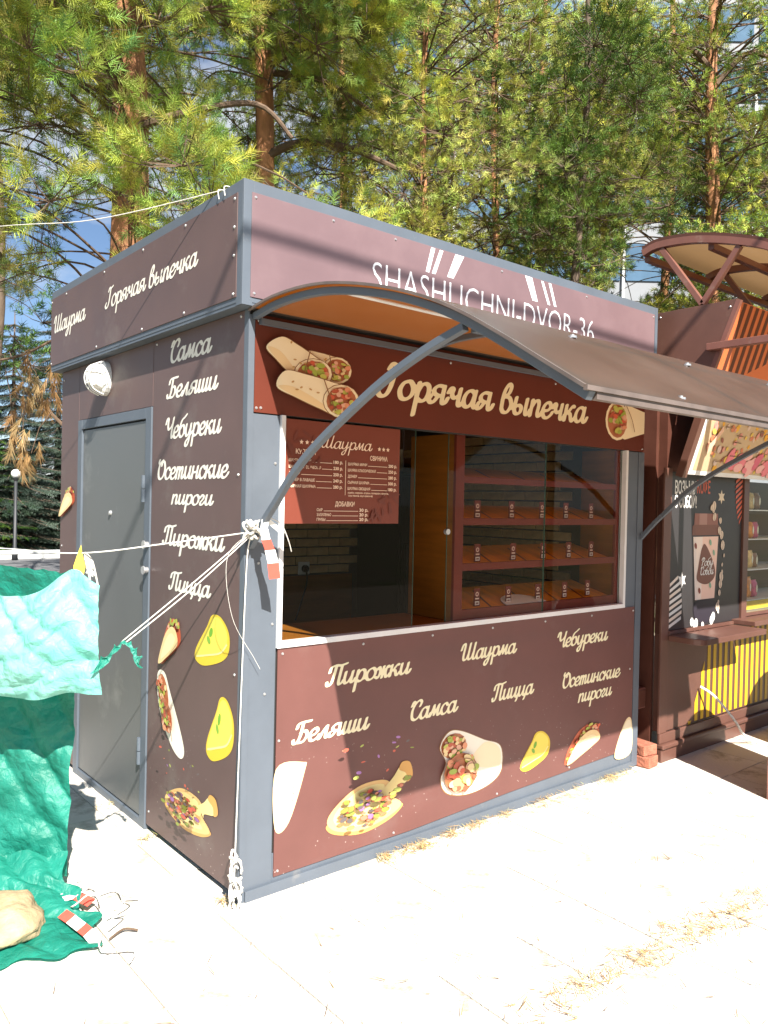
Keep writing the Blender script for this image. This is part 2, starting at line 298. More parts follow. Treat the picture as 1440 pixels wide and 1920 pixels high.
def script_word(word, thick=1.0):
    key = (word, thick)
    if key in _wc: return _wc[key]
    sh = .2; x = 0.; strokes = []
    for ch in word:
        if ch == ' ': x += .55; continue
        adv, ss = GL[ch]
        for s in ss: strokes.append([(p.x+x+sh*p.y, p.y) for p in catmull(s, 6)])
        x += adv
    al = np.array([q for s in strokes for q in s])
    lo = al.min(0)-.25; hi = al.max(0)+.25; g = .045
    nx, ny = int((hi[0]-lo[0])/g)+2, int((hi[1]-lo[1])/g)+2
    D = np.full((nx, ny), 9.)
    th = R(28); ca, sa = math.cos(th), math.sin(th); ra, rb = .165*thick, .085*thick     # broad nib
    T = np.array([[ca/ra, sa/ra], [-sa/rb, ca/rb]])
    for s in strokes:
        s = np.array(s); a = s.min(0)-.25; b = s.max(0)+.25
        i0, j0 = np.maximum(0, ((a-lo)/g).astype(int)); i1 = min(nx, int((b[0]-lo[0])/g)+2); j1 = min(ny, int((b[1]-lo[1])/g)+2)
        X, Y = np.meshgrid(lo[0]+g*np.arange(i0, i1), lo[1]+g*np.arange(j0, j1), indexing='ij')
        Q = np.stack([X, Y], -1) @ T.T; S = s @ T.T
        A = S[:-1]; B = S[1:]-S[:-1]; BB = (B**2).sum(1)+1e-9
        W = Q[:, :, None, :]-A; t = np.clip((W*B).sum(-1)/BB, 0, 1)
        d = np.sqrt(((W-t[..., None]*B)**2).sum(-1)).min(-1)
        D[i0:i1, j0:j1] = np.minimum(D[i0:i1, j0:j1], d)
    D -= 1.
    V = []; F = []; vid = {}
    def vert(k, p):
        if k not in vid: vid[k] = len(V); V.append(p)
        return vid[k]
    ins = D < 0
    full = ins[:-1, :-1] & ins[1:, :-1] & ins[1:, 1:] & ins[:-1, 1:]
    anyi = ins[:-1, :-1] | ins[1:, :-1] | ins[1:, 1:] | ins[:-1, 1:]
    for i, j in np.argwhere(anyi):
        cs = [(i, j), (i+1, j), (i+1, j+1), (i, j+1)]; poly = []
        for k in range(4):
            c0, c1 = cs[k], cs[(k+1) % 4]; d0, d1 = D[c0], D[c1]
            if d0 < 0: poly.append(vert(c0, (lo[0]+g*c0[0], lo[1]+g*c0[1])))
            if (d0 < 0) != (d1 < 0):
                t = d0/(d0-d1); kk = (min(c0, c1), max(c0, c1))
                poly.append(vert(kk, (lo[0]+g*(c0[0]+t*(c1[0]-c0[0])), lo[1]+g*(c0[1]+t*(c1[1]-c0[1])))))
        if len(poly) > 2: F.append(poly)
    V = np.array(V); x0 = V[:, 0].min(); wdt = V[:, 0].max()-x0; V[:, 0] -= x0
    _wc[key] = (V, F, wdt); return _wc[key]
def word(name, text, fr, a0, a1, b, cap, col, parent, d=.006, thick=1.0, slope=0.):
    V, F, w = script_word(text, thick); sx = (a1-a0)/w; sy = cap/1.78
    mb = MB(); mb.add([fr.p(a0+x*sx, b+y*sy+slope*x*sx, d) for x, y in V], F, col)
    return mb.build(name, 'ink', parent)
def sans(name, text, fr, a0, b, h, col, parent, d=.006, width=None, bold=.0, align='L', mb=None):
    c = bpy.data.curves.new('t', 'FONT'); c.body = text; c.offset = bold; c.resolution_u = 3
    o = bpy.data.objects.new('t', c); COL.objects.link(o)
    me = bpy.data.meshes.new_from_object(o.evaluated_get(bpy.context.evaluated_depsgraph_get()))
    bpy.data.objects.remove(o); bpy.data.curves.remove(c)
    V = np.array([v.co[:2] for v in me.vertices]); F = [list(p.vertices) for p in me.polygons]; bpy.data.meshes.remove(me)
    sy = h/.73; x0, x1 = V[:, 0].min(), V[:, 0].max(); sx = sy if width is None else width/(x1-x0)
    off = a0-(x1-x0)*sx if align == 'R' else a0-(x1-x0)*sx/2 if align == 'C' else a0
    own = mb is None
    if own: mb = MB()
    mb.add([fr.p(off+(x-x0)*sx, b+y*sy, d) for x, y in V], F, col)
    return mb.build(name, 'ink', parent) if own else None

# ---------------------------------------------------------------- flat printed pictures
class Print:
    def __init__(s, fr, a, b, w, h, d=.006, rot=0., shear=0.):
        s.fr, s.a, s.b, s.w, s.h, s.d = fr, a, b, w, h, d; s.mb = MB(); s.k = 0; s.rot = rot; s.shear = shear
    def pt(s, x, y, d):
        X, Y = x*s.w, y*s.h
        if s.rot: c, q = math.cos(s.rot), math.sin(s.rot); X, Y = X*c-Y*q, X*q+Y*c
        return s.fr.p(s.a+X, s.b+Y+s.shear*X, d)
    def poly(s, pts, col, smooth=6, up=True):
        if up: s.k += 1
        q = catmull(pts, smooth, True) if smooth else [Vector((*p, 0)) for p in pts]
        s.mb.add([s.pt(p.x, p.y, s.d+s.k*.00035) for p in q], [tuple(range(len(q)))], col); return s
    def ell(s, x, y, rx, ry, col, rot=0., n=16, up=True):
        c, q = math.cos(rot), math.sin(rot)
        return s.poly([(x+rx*math.cos(t)*c-ry*math.sin(t)*q, y+rx*math.cos(t)*q+ry*math.sin(t)*c) for t in [2*math.pi*i/n for i in range(n)]], col, 0, up)
    def line(s, pts, w, col, smooth=6, up=True):
        if up: s.k += 1
        q = catmull(pts, smooth) if smooth else [Vector((*p, 0)) for p in pts]; L = []; Rr = []
        for i, p in enumerate(q):
            t = q[min(i+1, len(q)-1)]-q[max(i-1, 0)]; t.normalize(); n = Vector((-t.y, t.x, 0))*w/2
            L.append(p+n); Rr.append(p-n)
        vs = [s.pt(p.x, p.y, s.d+s.k*.00035) for p in L+Rr]; n = len(q)
        s.mb.add(vs, [(i, i+1, n+i+1, n+i) for i in range(n-1)], col); return s
    def build(s, name, parent): return s.mb.build(name, 'ink', parent)
rnd = random.Random(7)
CR = (.86, .66, .36); CRL = (.9, .78, .52); LN = (.25, .12, .05)
FILL = [(.62, .12, .06), (.72, .3, .16), (.35, .42, .07), (.5, .5, .1), (.75, .42, .28), (.45, .1, .05), (.8, .6, .3)]
def filling(pr, cx, cy, rx, ry, n=26, rot=0.):
    pr.ell(cx, cy, rx, ry, (.45, .16, .07), rot)
    c, q = math.cos(rot), math.sin(rot)
    for i in range(n):
        a = rnd.uniform(0, 6.28); k = math.sqrt(rnd.random())*.86; x, y = rx*k*math.cos(a), ry*k*math.sin(a)
        pr.ell(cx+x*c-y*q, cy+x*q+y*c, rx*rnd.uniform(.13, .28), ry*rnd.uniform(.12, .24), FILL[rnd.randrange(len(FILL))], rnd.uniform(0, 3), 8)
def roll(pr, x0, y0, x1, y1, w, fill_at_end=True, col=CRL):
    # a rolled flatbread from its tail (x0,y0) to its open end (x1,y1)
    d = Vector((x1-x0, y1-y0)); L = d.length; d /= L; n = Vector((-d.y, d.x)); P0 = Vector((x0, y0))
    def q(t, s): v = P0+d*(t*L)+n*(s*w); return (v.x, v.y)
    for gr, c in ((1.06, LN), (1., col)):
        pr.poly([q(-.02*gr, -.3*gr), q(.0, .28*gr), q(.3, .42*gr), q(.7, .5*gr), q(.98, .5*gr), q(1.04*gr, 0), q(.98, -.5*gr), q(.7, -.5*gr), q(.3, -.42*gr)], c)
    pr.poly([q(.0, -.28), q(.3, -.41), q(.7, -.49), q(.95, -.49), q(.6, -.25), q(.2, -.12)], CR)
    e = q(.97, 0); pr.ell(e[0], e[1], w*.6, w*.52, LN, math.atan2(n.y, n.x)); pr.ell(e[0], e[1], w*.58, w*.5, CRL, math.atan2(n.y, n.x)); filling(pr, e[0], e[1], w*.5, w*.42, 34, math.atan2(n.y, n.x))
    pr.line([q(.55, .48), q(.7, .1), q(.92, -.42)], w*.03, LN)
    for i in range(5): v = q(rnd.uniform(.1, .7), rnd.uniform(-.3, .3)); pr.ell(v[0], v[1], .03*w, .05*w, (.5, .3, .1), rnd.uniform(0, 3), 6, False)
def cheburek(pr):
    pr.poly([(.0, .02), (.12, .45), (.38, .86), (.68, 1.), (.95, .85), (1., .55), (.72, .33), (.4, .14), (.14, -.02)], (.5, .12, .06))
    for i in range(34):
        t = rnd.random(); x = .03+.93*t; y = .05+.95*math.sin(min(1, t*1.25)*1.5708)-.04-.35*max(0, t-.75)
        pr.ell(x, y+rnd.uniform(-.06, .06), .05, .04, FILL[rnd.randrange(len(FILL))], rnd.uniform(0, 3), 7)
    pr.poly([(.02, .02), (.2, .4), (.42, .7), (.68, .84), (.9, .76), (.98, .52), (.72, .32), (.4, .14), (.14, -.0)], (.84, .6, .3))
    pr.poly([(.15, .1), (.32, .42), (.5, .62), (.7, .7), (.86, .6), (.7, .4), (.42, .22)], (.88, .7, .4))
def yellow_pie(pr):
    Y1, Y2, Y3 = (.72, .52, .04), (.84, .68, .1), (.88, .76, .3)
    pr.poly([(.0, .06), (.05, .3), (.35, .75), (.5, 1.), (.75, 1.), (.98, .75), (1., .42), (.85, .2), (.5, .03), (.2, -.04)], Y1)
    pr.poly([(.03, .14), (.12, .34), (.4, .77), (.54, .96), (.73, .96), (.93, .74), (.92, .5), (.75, .32), (.42, .2), (.15, .1)], Y2)
    pr.line([(.04, .1), (.4, .2), (.76, .32), (.94, .52)], .035, Y3)
    pr.ell(.48, .66, .05, .1, (.16, .38, .03), -.3); pr.ell(.42, .5, .045, .08, (.2, .42, .05), .5)
def pizza(pr, rot=0.):
    CR1, CR2, CH = (.66, .36, .1), (.78, .5, .2), (.84, .7, .3)
    pr.poly([(.02, .28), (.03, .14), (.2, .02), (.45, -.04), (.75, .06), (.92, .24), (.8, .3), (.4, .2)], CR1)
    pr.poly([(.0, .32), (.1, .55), (.35, .78), (.62, .8), (.75, .7), (.74, .5), (.9, .28), (.75, .12), (.42, .02), (.12, .12)], CR2)
    pr.poly([(.07, .34), (.15, .53), (.37, .72), (.6, .74), (.68, .66), (.6, .45), (.76, .26), (.68, .17), (.42, .1), (.16, .18)], CH)
    pr.poly([(.58, .5), (.78, .78), (.88, .95), (.99, .85), (.97, .66), (.8, .56), (.78, .47), (.74, .54), (.7, .44)], CH)
    pr.poly([(.86, .9), (.9, 1.02), (1., .98), (1.04, .74), (.97, .64), (.95, .8)], CR1)
    tc_ = [(.55, .1, .06), (.25, .3, .05), (.12, .1, .1), (.35, .16, .4), (.6, .2, .12), (.4, .45, .1)]
    for i in range(78):
        a = rnd.uniform(0, 6.28); k = math.sqrt(rnd.random()); x = .4+.3*k*math.cos(a); y = .42+.3*k*math.sin(a)
        if i > 66: x = rnd.uniform(.68, .88); y = .58+(x-.68)*1.2+rnd.uniform(-.04, .04)
        r = rnd.uniform(.024, .055); pr.ell(x, y, r*1.18, r*.9, LN, 0, 8); pr.ell(x, y, r, r*.75, tc_[rnd.randrange(6)], rnd.uniform(0, 3), 8)
    for i in range(15):
        x = rnd.uniform(.05, .95); y = rnd.uniform(1.02, 1.62); r = rnd.uniform(.018, .036)
        pr.ell(x, y, r, r*rnd.uniform(.3, .9), tc_[rnd.randrange(6)], rnd.uniform(0, 3), 8)
def stuffed_roll(pr):
    for g, c in ((1.03, LN), (1., (.88, .82, .68))):
        pr.poly([(.5+(x-.5)*g, .5+(y-.5)*g) for x, y in [(.03, .78), (.15, .97), (.34, .95), (.7, .74), (.97, .58), (.99, .22), (.8, .05), (.45, -.0), (.15, .1), (.05, .32), (.12, .55)]], c)
    pr.poly([(.5, .5), (.72, .7), (.95, .56), (.97, .3), (.8, .3), (.62, .36)], (.9, .76, .5))
    filling(pr, .23, .76, .19, .18, 40, -.5); filling(pr, .32, .36, .25, .29, 46, .3)
    pr.line([(.12, .55), (.3, .58), (.45, .52), (.52, .3)], .012, LN)
def samsa_tri(pr, pts):
    pr.poly(pts, (.8, .62, .36)); c = Vector((sum(p[0] for p in pts)/len(pts), sum(p[1] for p in pts)/len(pts)))
    pr.poly([tuple(c+(Vector(p)-c)*.88) for p in pts], (.88, .76, .54))
    for i in range(8): pr.ell(c.x+rnd.uniform(-.2, .2), c.y+rnd.uniform(-.2, .2), .02, .012, (.7, .5, .2), 0, 6, False)
# ================================================================= ground
W, D = 2.778, 2.235
g = MB(); g.add([(-400, -400, -.06), (400, -400, -.06), (400, 400, -.06), (-400, 400, -.06)], [(0, 1, 2, 3)])
tag(g.build('ground', 'soil'), kind='structure')
g = MB(); g.add([(-14, 5.2, -.045), (40, 5.2, -.045), (40, 19, -.045), (-14, 19, -.045)], [(0, 1, 2, 3)])
tag(g.build('road', 'asphalt'), kind='structure')
g = MB(); g.add([(-9, -9, -.009), (9, -9, -.009), (9, 2.9, -.009), (-9, 2.9, -.009)], [(0, 1, 2, 3)])
pave = tag(g.build('pavement', 'sand'), kind='structure')
rs = random.Random(3); sw = .4; meshes = []
for k in range(6):
    mb = MB(); j = [rs.uniform(-.004, .004) for _ in range(4)]; h = sw/2-.003
    mb.prism([(-h, -h, -.028), (h, -h, -.028), (h, h, -.028), (-h, h, -.028)], (0, 0, .028))
    mb.v = [(x, y, z+(j[i % 4]*.4 if z > -.01 else 0)) for i, (x, y, z) in enumerate(mb.v)]
    meshes.append(mb.mesh('slab', M['slab']))
for i in range(-4, 12):
    for jx in range(-6, 8):
        x, y = i*sw+.1, jx*sw-.23
        if .2 < x < 2.6 and y > .25: continue
        if x > 3.1 and y > .2: continue
        if x < -.9 and y < -1.2: continue
        if len(pave.children) >= 290: continue
        o = bpy.data.objects.new('slab', meshes[rs.randrange(6)]); o.location = (x, y, rs.uniform(-.003, .002)); o.rotation_euler = (rs.uniform(-.004, .004), rs.uniform(-.004, .004), rs.choice((0, 1.5708, 3.1416)))
        link(o, pave)
kb = MB().box(-14, 40, 18.9, 19.15, -.06, .12); tag(kb.build('kerb', 'concrete', bevel=.02), kind='structure')

# ================================================================= the kiosk
K = thing('food_kiosk', 'brown and grey food kiosk with cream script lettering and arched awning', 'kiosk')
CREAM = (.84, .76, .5); CREAMS = (.80, .76, .66)  # one lettering cream; front's shade and side's light put into the two tones
SCREW = None
def screws(parent, fr, pts, d=.004):
    global SCREW
    if SCREW is None:
        mb = MB(); n = 8
        vs = [(math.cos(2*math.pi*i/n)*.0065, math.sin(2*math.pi*i/n)*.0065, 0) for i in range(n)]+[(math.cos(2*math.pi*i/n)*.004, math.sin(2*math.pi*i/n)*.004, .004) for i in range(n)]
        mb.add(vs, [(i, (i+1) % n, n+(i+1) % n, n+i) for i in range(n)]+[tuple(range(n, 2*n))]); SCREW = mb.mesh('screw', M['zinc'])
    rot = Matrix((fr.u, fr.v, fr.n)).transposed().to_4x4()
    for a, b in pts:
        o = bpy.data.objects.new('screw', SCREW); o.matrix_world = Matrix.Translation(fr.p(a, b, d)) @ rot
        COL.objects.link(o); o.parent = parent
# shell
bx('side_wall', 'dark', K, .012, .05, .06, .895, .02, 2.352, 0); bx('side_wall', 'dark', K, .012, .05, 1.93, D-.06, .02, 2.352, 0)
bx('side_wall', 'dark', K, .012, .05, .895, 1.93, 2.04, 2.352, 0)
bw = bx('back_wall', 'mortar', K, .05, W-.06, D-.05, D, .02, 2.352, 0)
rw = bx('inner_right_wall', 'mortar', K, W-.058, W-.03, .052, D-.052, .1, 2.32, 0)
bx('outer_right_wall', 'ndark', K, W-.029, W, .052, D, .02, 2.35, 0)
bx('floor', 'intwall', K, .05, W-.06, .05, D-.05, .02, .1, 0)
bx('ceiling', 'intwall', K, .05, W-.06, .05, D-.05, 2.33, 2.35, 0)
bx('roof', 'grey', K, .0, W, .0, D, 2.70, 2.73, 0)
# front frame
bx('corner_post', 'grey', K, 0, .15, .001, .05, 0, 1.944); bx('corner_post', 'grey', K, 0, .036, .0505, .075, .0, 2.35)
bx('edge_angle', 'grey', K, -.003, .022, -.005, .0005, .0, 2.33, .001)
bx('side_angle', 'grey', K, -.005, .0, -.003, .032, .012, 2.35, .001)
bx('right_post', 'grey', K, 2.602, W, .001, .05, 0, 1.944)
bx('right_edge', 'grey', K, 2.722, W+.004, -.004, .0005, 0.01, 1.944, .001)
bx('base_rail', 'grey', K, .1505, 2.6015, .002, .05, 0, .16); bx('bottom_angle', 'grey', K, .0225, 2.7215, -.012, .0015, 0, .045, .001)
bx('lower_wall', 'dark', K, .151, 2.601, .006, .049, .161, .998, 0)
bx('lintel', 'dark', K, .001, W-.001, .006, .05, 1.945, 2.352, 0)
lp = MB(); lp.prism([(.157, -.004, .998), (.157, -.004, .064), (.9, -.0045, .07), (1.6, -.004, .098), (2.715, -.004, .128), (2.715, -.004, .998)], (0, .0055, 0))
LP = lp.build('lower_panel', 'panel', K, bevel=.0008)
hp = MB(); hp.prism([(.024, -.004, 2.335), (.024, -.004, 1.948), (2.77, -.004, 1.948), (2.77, -.004, 2.335)], (0, .0055, 0))
HP = hp.build('header_panel', 'header', K, bevel=.0008)
screws(LP, FRONT, [(.18+i*.42, .975) for i in range(7)]+[(.17, .62), (.17, .3), (.175, .085), (.8, .085), (1.5, .112), (2.1, .13), (2.68, .62)])
screws(HP, FRONT, [(.04, 2.31), (.05, 2.325), (.035, 1.965), (.055, 1.967), (2.755, 1.965), (1.1, 2.28), (1.9, 2.27)])
screws(K, FRONT, [(.13, 1.75), (.13, 1.1), (.06, 1.35), (.1, .82)], .0)
# lettering on the front
word('lettering', 'Горячая выпечка', FRONT, .635, 2.2, 2.078, .15, CREAM, HP, .0052, 1.0)
for t, a0, a1, b, c in (('Пирожки', .395, .89, .812, .088), ('Беляши', .23, .648, .593, .088), ('Самса', .888, 1.205, .587, .09), ('Шаурма', 1.21, 1.632, .83, .085),
                        ('Чебуреки', 1.965, 2.445, .82, .085), ('Пицца', 1.44, 1.78, .596, .088), ('Осетинские', 2.022, 2.583, .588, .085), ('пироги', 2.165, 2.5, .488, .08)):
    word('lettering', t, FRONT, a0, a1, b, c, CREAM, LP, .0052, .92)
pr = Print(FRONT, .06, 1.985, .44, .29, .0052)
roll(pr, .45, .72, .84, .6, .34); roll(pr, .1, .86, .54, .48, .4); roll(pr, .16, .36, .86, .14, .42)
pr.build('printed_wraps', HP)
pr = Print(FRONT, 2.36, 1.985, .41, .25, .0052)
pr.poly([(.5, .95), (1., .82), (1., .3), (.5, .1), (.2, .2)], CRL, 0); pr.ell(.3, .52, .29, .46, CRL); filling(pr, .3, .52, .24, .4, 34); pr.line([(.45, .95), (.62, .6), (.7, .3)], .015, LN)
pr.build('printed_wraps', HP)
pr = Print(FRONT, .42, .14, .47, .26, .0052); pizza(pr); pr.build('printed_pizza', LP)
pr = Print(FRONT, 1.07, .16, .46, .34, .0052); stuffed_roll(pr); pr.build('printed_roll', LP)
pr = Print(FRONT, 1.68, .19, .24, .185, .0052); yellow_pie(pr); pr.build('printed_pie', LP)
pr = Print(FRONT, 2.055, .155, .32, .19, .0052); cheburek(pr); pr.build('printed_turnover', LP)
pr = Print(FRONT, .158, .26, .15, .25, .0052); samsa_tri(pr, [(.0, .98), (.9, 1.), (.95, .85), (.45, .05), (.0, .0)]); pr.build('printed_pastry', LP)
pr = Print(FRONT, 2.53, .1, .18, .2, .0052); samsa_tri(pr, [(.05, .02), (.6, 1.), (1., 1.), (1., .02)]); pr.build('printed_pastry', LP)
# window
wf = bx('window_frame', 'alu', K, .15, .17, -.012, .03, 1.0, 1.947, .001)
bx('frame_rail', 'alu', wf, .1705, 2.58, -.012, .03, 1.0, 1.024, .001); bx('frame_stile', 'alu', wf, 2.5805, 2.601, -.012, .03, 1.0, 1.947, .001)
for x0, x1, y in ((.171, .897, .010), (1.125, 1.86, .020), (1.868, 2.579, .020)):
    pn = MB().add([(x0, y, 1.025), (x1, y, 1.025), (x1, y, 1.946), (x0, y, 1.946)], [(0, 1, 2, 3)]).build('window_pane', 'glass', K)
    bx('pane_edge', 'glassedge', pn, x1+.0003, x1+.0018, y, y+.005, 1.025, 1.946, 0); bx('pane_edge', 'glassedge', pn, x0-.0018, x0-.0003, y, y+.005, 1.025, 1.946, 0)
lk = MB(); lk.tube([(1.12, .008, 1.467), (1.12, .026, 1.467)], .014, 12); lk.build('sliding_lock', 'zinc', K, smooth=False)
# inside: counter, boards, bricks
bx('counter', 'wood', K, .172, 1.189, .052, .40, .985, 1.022, .003)
bx('inner_panel', 'wood', bw, 1.2, 2.2, D-.062, D-.051, .12, 1.045, 0)
bm1 = MB().box(-.096, .096, -.006, .006, -.028, .028).mesh('brick', M['brick'])
def brick(parent, loc, rz):
    o = bpy.data.objects.new('brick', bm1); o.location = loc; o.rotation_euler = (0, 0, rz); o.scale = (1, 1, 1); COL.objects.link(o); o.parent = parent
for r in range(17):
    for c in range(5): brick(bw, (1.27+c*.2+(.1 if r % 2 else 0), D-.055, 1.09+r*.067), 0)
for r in range(17):
    for c in range(8): brick(rw, (W-.062, .58+c*.2+(.1 if r % 2 else 0), 1.0+r*.067), 1.5708)
sk = bx('socket', 'paper', K, 1.69, 1.79, D-.075, D-.0635, 1.055, 1.15, .004)
mb = MB().tube([(1.74, D-.08, 1.1), (1.74, D-.1, 1.1)], .028, 14); mb.build('plug', 'black', sk)
mb = MB().tube([Vector(p) for p in catmull([(1.74, D-.1, 1.1), (1.735, D-.12, 1.0), (1.7, D-.1, .85), (1.66, D-.09, .72)], 6)], .007, 6); mb.build('cable', 'black', sk)
shf = thing('display_shelf', 'red brown tilted pastry display shelf behind the kiosk window', 'shelf', (1.9, .2, 1.0))
bx('side_board', 'wood', shf, 1.19, 1.207, .05, .37, 1.0225, 1.95, .001); bx('side_board', 'wood', shf, 2.565, 2.58, .05, .3, 1.0225, 1.95, .001)
bx('stile', 'shelf', shf, 1.188, 1.248, .032, .0495, 1.026, 1.95, .001); bx('stile', 'shelf', shf, 2.545, 2.579, .032, .0495, 1.026, 1.95, .001)
RZ = [(1.0225, 1.075), (1.269, 1.306), (1.498, 1.533), (1.709, 1.741)]
for z0, z1 in RZ:
    bx('front_rail', 'shelf', shf, 1.2485, 2.5445, .033, .05, z0, z1, .001)
    mb = MB(); mb.prism([(1.208, .051, z1-.03), (1.208, .36, z1+.05), (1.208, .36, z1+.064), (1.208, .051, z1-.016)], (1.356, 0, 0)); mb.build('shelf_board', 'woodh', shf)
    for xx in (1.5, 1.78, 2.05, 2.3):
        mb = MB(); mb.prism([(xx, .055, z1-.0145), (xx+.1, .30, z1+.05), (xx+.112, .30, z1+.05), (xx+.012, .055, z1-.0145)], (0, 0, .001)); mb.build('tray_line', 'ndark', shf)
ordn = ['first', 'second', 'third', 'fourth', 'fifth', 'sixth']
rows = [('upper', 1.605, [1.528, 1.803, 2.068, 2.291, 2.54], 2), ('middle', 1.382, [1.535, 1.824, 2.086, 2.326, 2.55, 2.74], 1), ('lowest', 1.135, [1.539, 1.792, 2.047, 2.295, 2.523, 2.735], 0)]
for rn, zc, xs, ri in rows:
    for i, x in enumerate(xs):
        x = -1.575+(x+1.575)*.966; y = .105; zb = RZ[ri][1]-.016+.26*(y-.051)+.0005
        ps = Frame((x, y, zb), (1, 0, 0), (0, 0, 1)); q = rs.uniform(-.12, .12)
        t = thing('price_tag', f'small kraft price tag, {ordn[i]} from the sliding window on the {rn} display shelf', 'price tag', (x, y, zb), 'price tags on the display shelf')
        mb = MB(); mb.prism([ps.p(-.023, 0), ps.p(.023, 0), ps.p(.023, .092), ps.p(-.023, .092)], (0, .002, 0)); mb.build('card', M['shelf'], t)
        pp = Print(ps, 0, 0, 1, 1, .0006); c1 = (.75, .5, .4)
        pp.ell(0, .063, .012, .012, c1, 0, 10); pp.ell(0, .063, .008, .008, (.2, .06, .05), 0, 10); pp.poly([(-.014, .036), (.014, .036), (.014, .043), (-.014, .043)], c1, 0); pp.poly([(-.016, .006), (.016, .006), (.016, .026), (-.016, .026)], (.8, .68, .58), 0); pp.poly([(-.01, .012), (.01, .012), (.01, .02), (-.01, .02)], (.25, .08, .06), 0)
        pp.build('print', t)
mb = MB(); prof = [(0, 0), (.03, .008), (.18, .018), (.3, .012), (.33, 0)]
n = 14; ring = [(math.cos(math.pi*i/(n-1))*.165, math.sin(math.pi*i/(n-1))*.12) for i in range(n)]
vs = [(1.79+x, .07+y, RZ[0][1]-.012+.26*(.02+y)+.002) for x, y in ring]; vs += [(x, y, z+.004) for x, y, z in vs]
mb.add(vs, [tuple(range(n))[::-1], tuple(range(n, 2*n))]+[(i, (i+1) % n, n+(i+1) % n, n+i) for i in range(n)])
tag(mb.build('paper_tray', 'paper'), 'white rounded paper tray lying on the lowest display shelf', 'tray')
fr = thing('fridge', 'tall black fridge at the back of the kiosk interior', 'fridge', (2.45, 1.9, .1))
bx('cabinet', 'black', fr, 2.23, 2.69, 1.66, 2.16, .11, 1.82, .01); bx('door', 'black', fr, 2.235, 2.685, 1.63, 1.655, .14, 1.80, .006); bx('handle', 'iron', fr, 2.26, 2.275, 1.60, 1.628, .8, 1.3, .004)
tag(bx('wall_notice', 'paper', None, 2.55, 2.68, 2.15, 2.155, 1.86, 2.04, 0), 'pale paper notice hanging above the black fridge', 'notice')
# menu sheet on the window
mn = thing('menu_sheet', 'red brown printed menu sheet with prices stuck on the window', 'menu', (.48, .0, 1.5))
MF = Frame((0, .0, 0), (1, 0, 0), (0, 0, 1))
M['menu'] = P('menu_paper', (.17, .036, .02), .5, var=.05, vscale=4)
bx('sheet', 'menu', mn, .175, .792, .0005, .0035, 1.507, 1.936, 0)
pr = Print(MF, 0, 0, 1, 1, .0004); DK = (.15, .04, .028)
for grp in (((.25, 1.85, .07), (.3, 1.78, .05), (.24, 1.76, .04)), ((.72, 1.6, .07), (.66, 1.55, .05))):
    pr = Print(MF, 0, 0, 1, 1, .0004)
    for cx, cy, rr in grp:
        for i in range(9): pr.ell(max(.2, min(.77, cx+rnd.uniform(-rr, rr))), max(1.53, min(1.92, cy+rnd.uniform(-rr, rr)*.7)), rr*.4, rr*.1, DK, rnd.uniform(0, 3), 8)
    pr.build('dark_sketch', mn)
lt = MB(); PK = (.86, .66, .5); D4 = .0036
V, F, w_ = script_word('Шаурма', .55); lt.add([MF.p(.345+x*.285/w_, 1.828+y*.052/1.0*.6, D4) for x, y in V], F, PK)
def star(mb, fr, x, y, r, col, d, n=5, inner=.45):
    p = [fr.p(x+(r if i % 2 == 0 else r*inner)*math.sin(math.pi*i/n), y+(r if i % 2 == 0 else r*inner)*math.cos(math.pi*i/n), d) for i in range(2*n)]
    mb.add(p+[fr.p(x, y, d)], [(2*n, (i+1) % (2*n), i) for i in range(2*n)], col)
for x in (.252, .28, .308, .668, .693, .718): star(lt, MF, x, 1.845-(.006 if x > .5 else 0), .011, PK, D4)
sans('', 'КУРИЦА', MF, .225, 1.796, .02, PK, mn, D4, .1, .02, mb=lt); sans('', 'СВИНИНА', MF, .617, 1.787, .02, PK, mn, D4, .1, .02, mb=lt); sans('', 'ДОБАВКИ', MF, .43, 1.582, .02, PK, mn, D4, .105, .02, mb=lt)
def row(a, b, z, name, price, wn):
    sans('', name, MF, a, z, .012, PK, mn, D4, wn, .02, mb=lt); sans('', price, MF, b, z, .0135, PK, mn, D4, .05, .03, 'R', mb=lt)
    lt.add([MF.p(a+wn+.006, z, D4), MF.p(b-.056, z, D4), MF.p(b-.056, z+.0022, D4), MF.p(a+wn+.006, z+.0022, D4)], [(0, 1, 2, 3)], PK)
for i, (nm, pc, wn) in enumerate((('ШАУРМА МИНИ', '180 р.', .11), ('ШАУРМА КЛАССИЧЕСКАЯ', '230 р.', .16), ('ДОНЕР', '250 р.', .055), ('ДОНЕР В ЛАВАШЕ', '240 р.', .13), ('СЫРНАЯ ШАУРМА', '280 р.', .135))):
    row(.192, .467, 1.763-i*.0265, nm, pc, wn)
for i, (nm, pc, wn) in enumerate((('ШАУРМА МИНИ', '200 р.', .105), ('ШАУРМА КЛАССИЧЕСКАЯ', '250 р.', .155), ('ДОНЕР', '280 р.', .05), ('СЫРНАЯ ШАУРМА', '300 р.', .12), ('ШАУРМА ОВОЩНАЯ', '180 р.', .125))):
    row(.495, .773, 1.760-i*.0265, nm, pc, wn)
sans('', '(грибы, морковь, огурцы, помидоры, капуста,', MF, .497, 1.638, .008, PK, mn, D4, .23, .02, mb=lt); sans('', 'соус белый, соус красный)', MF, .5, 1.625, .008, PK, mn, D4, .135, .02, mb=lt)
lt.add([MF.p(.481, 1.63, D4), MF.p(.4835, 1.63, D4), MF.p(.4835, 1.78, D4), MF.p(.481, 1.78, D4)], [(0, 1, 2, 3)], PK)
for i, (nm, pc, wn) in enumerate((('СЫР', '30 р.', .03), ('ХАЛАПЕНЬО', '20 р.', .075), ('ГРИБЫ', '20 р.', .045))): row(.335, .612, 1.56-i*.0205, nm, pc, wn)
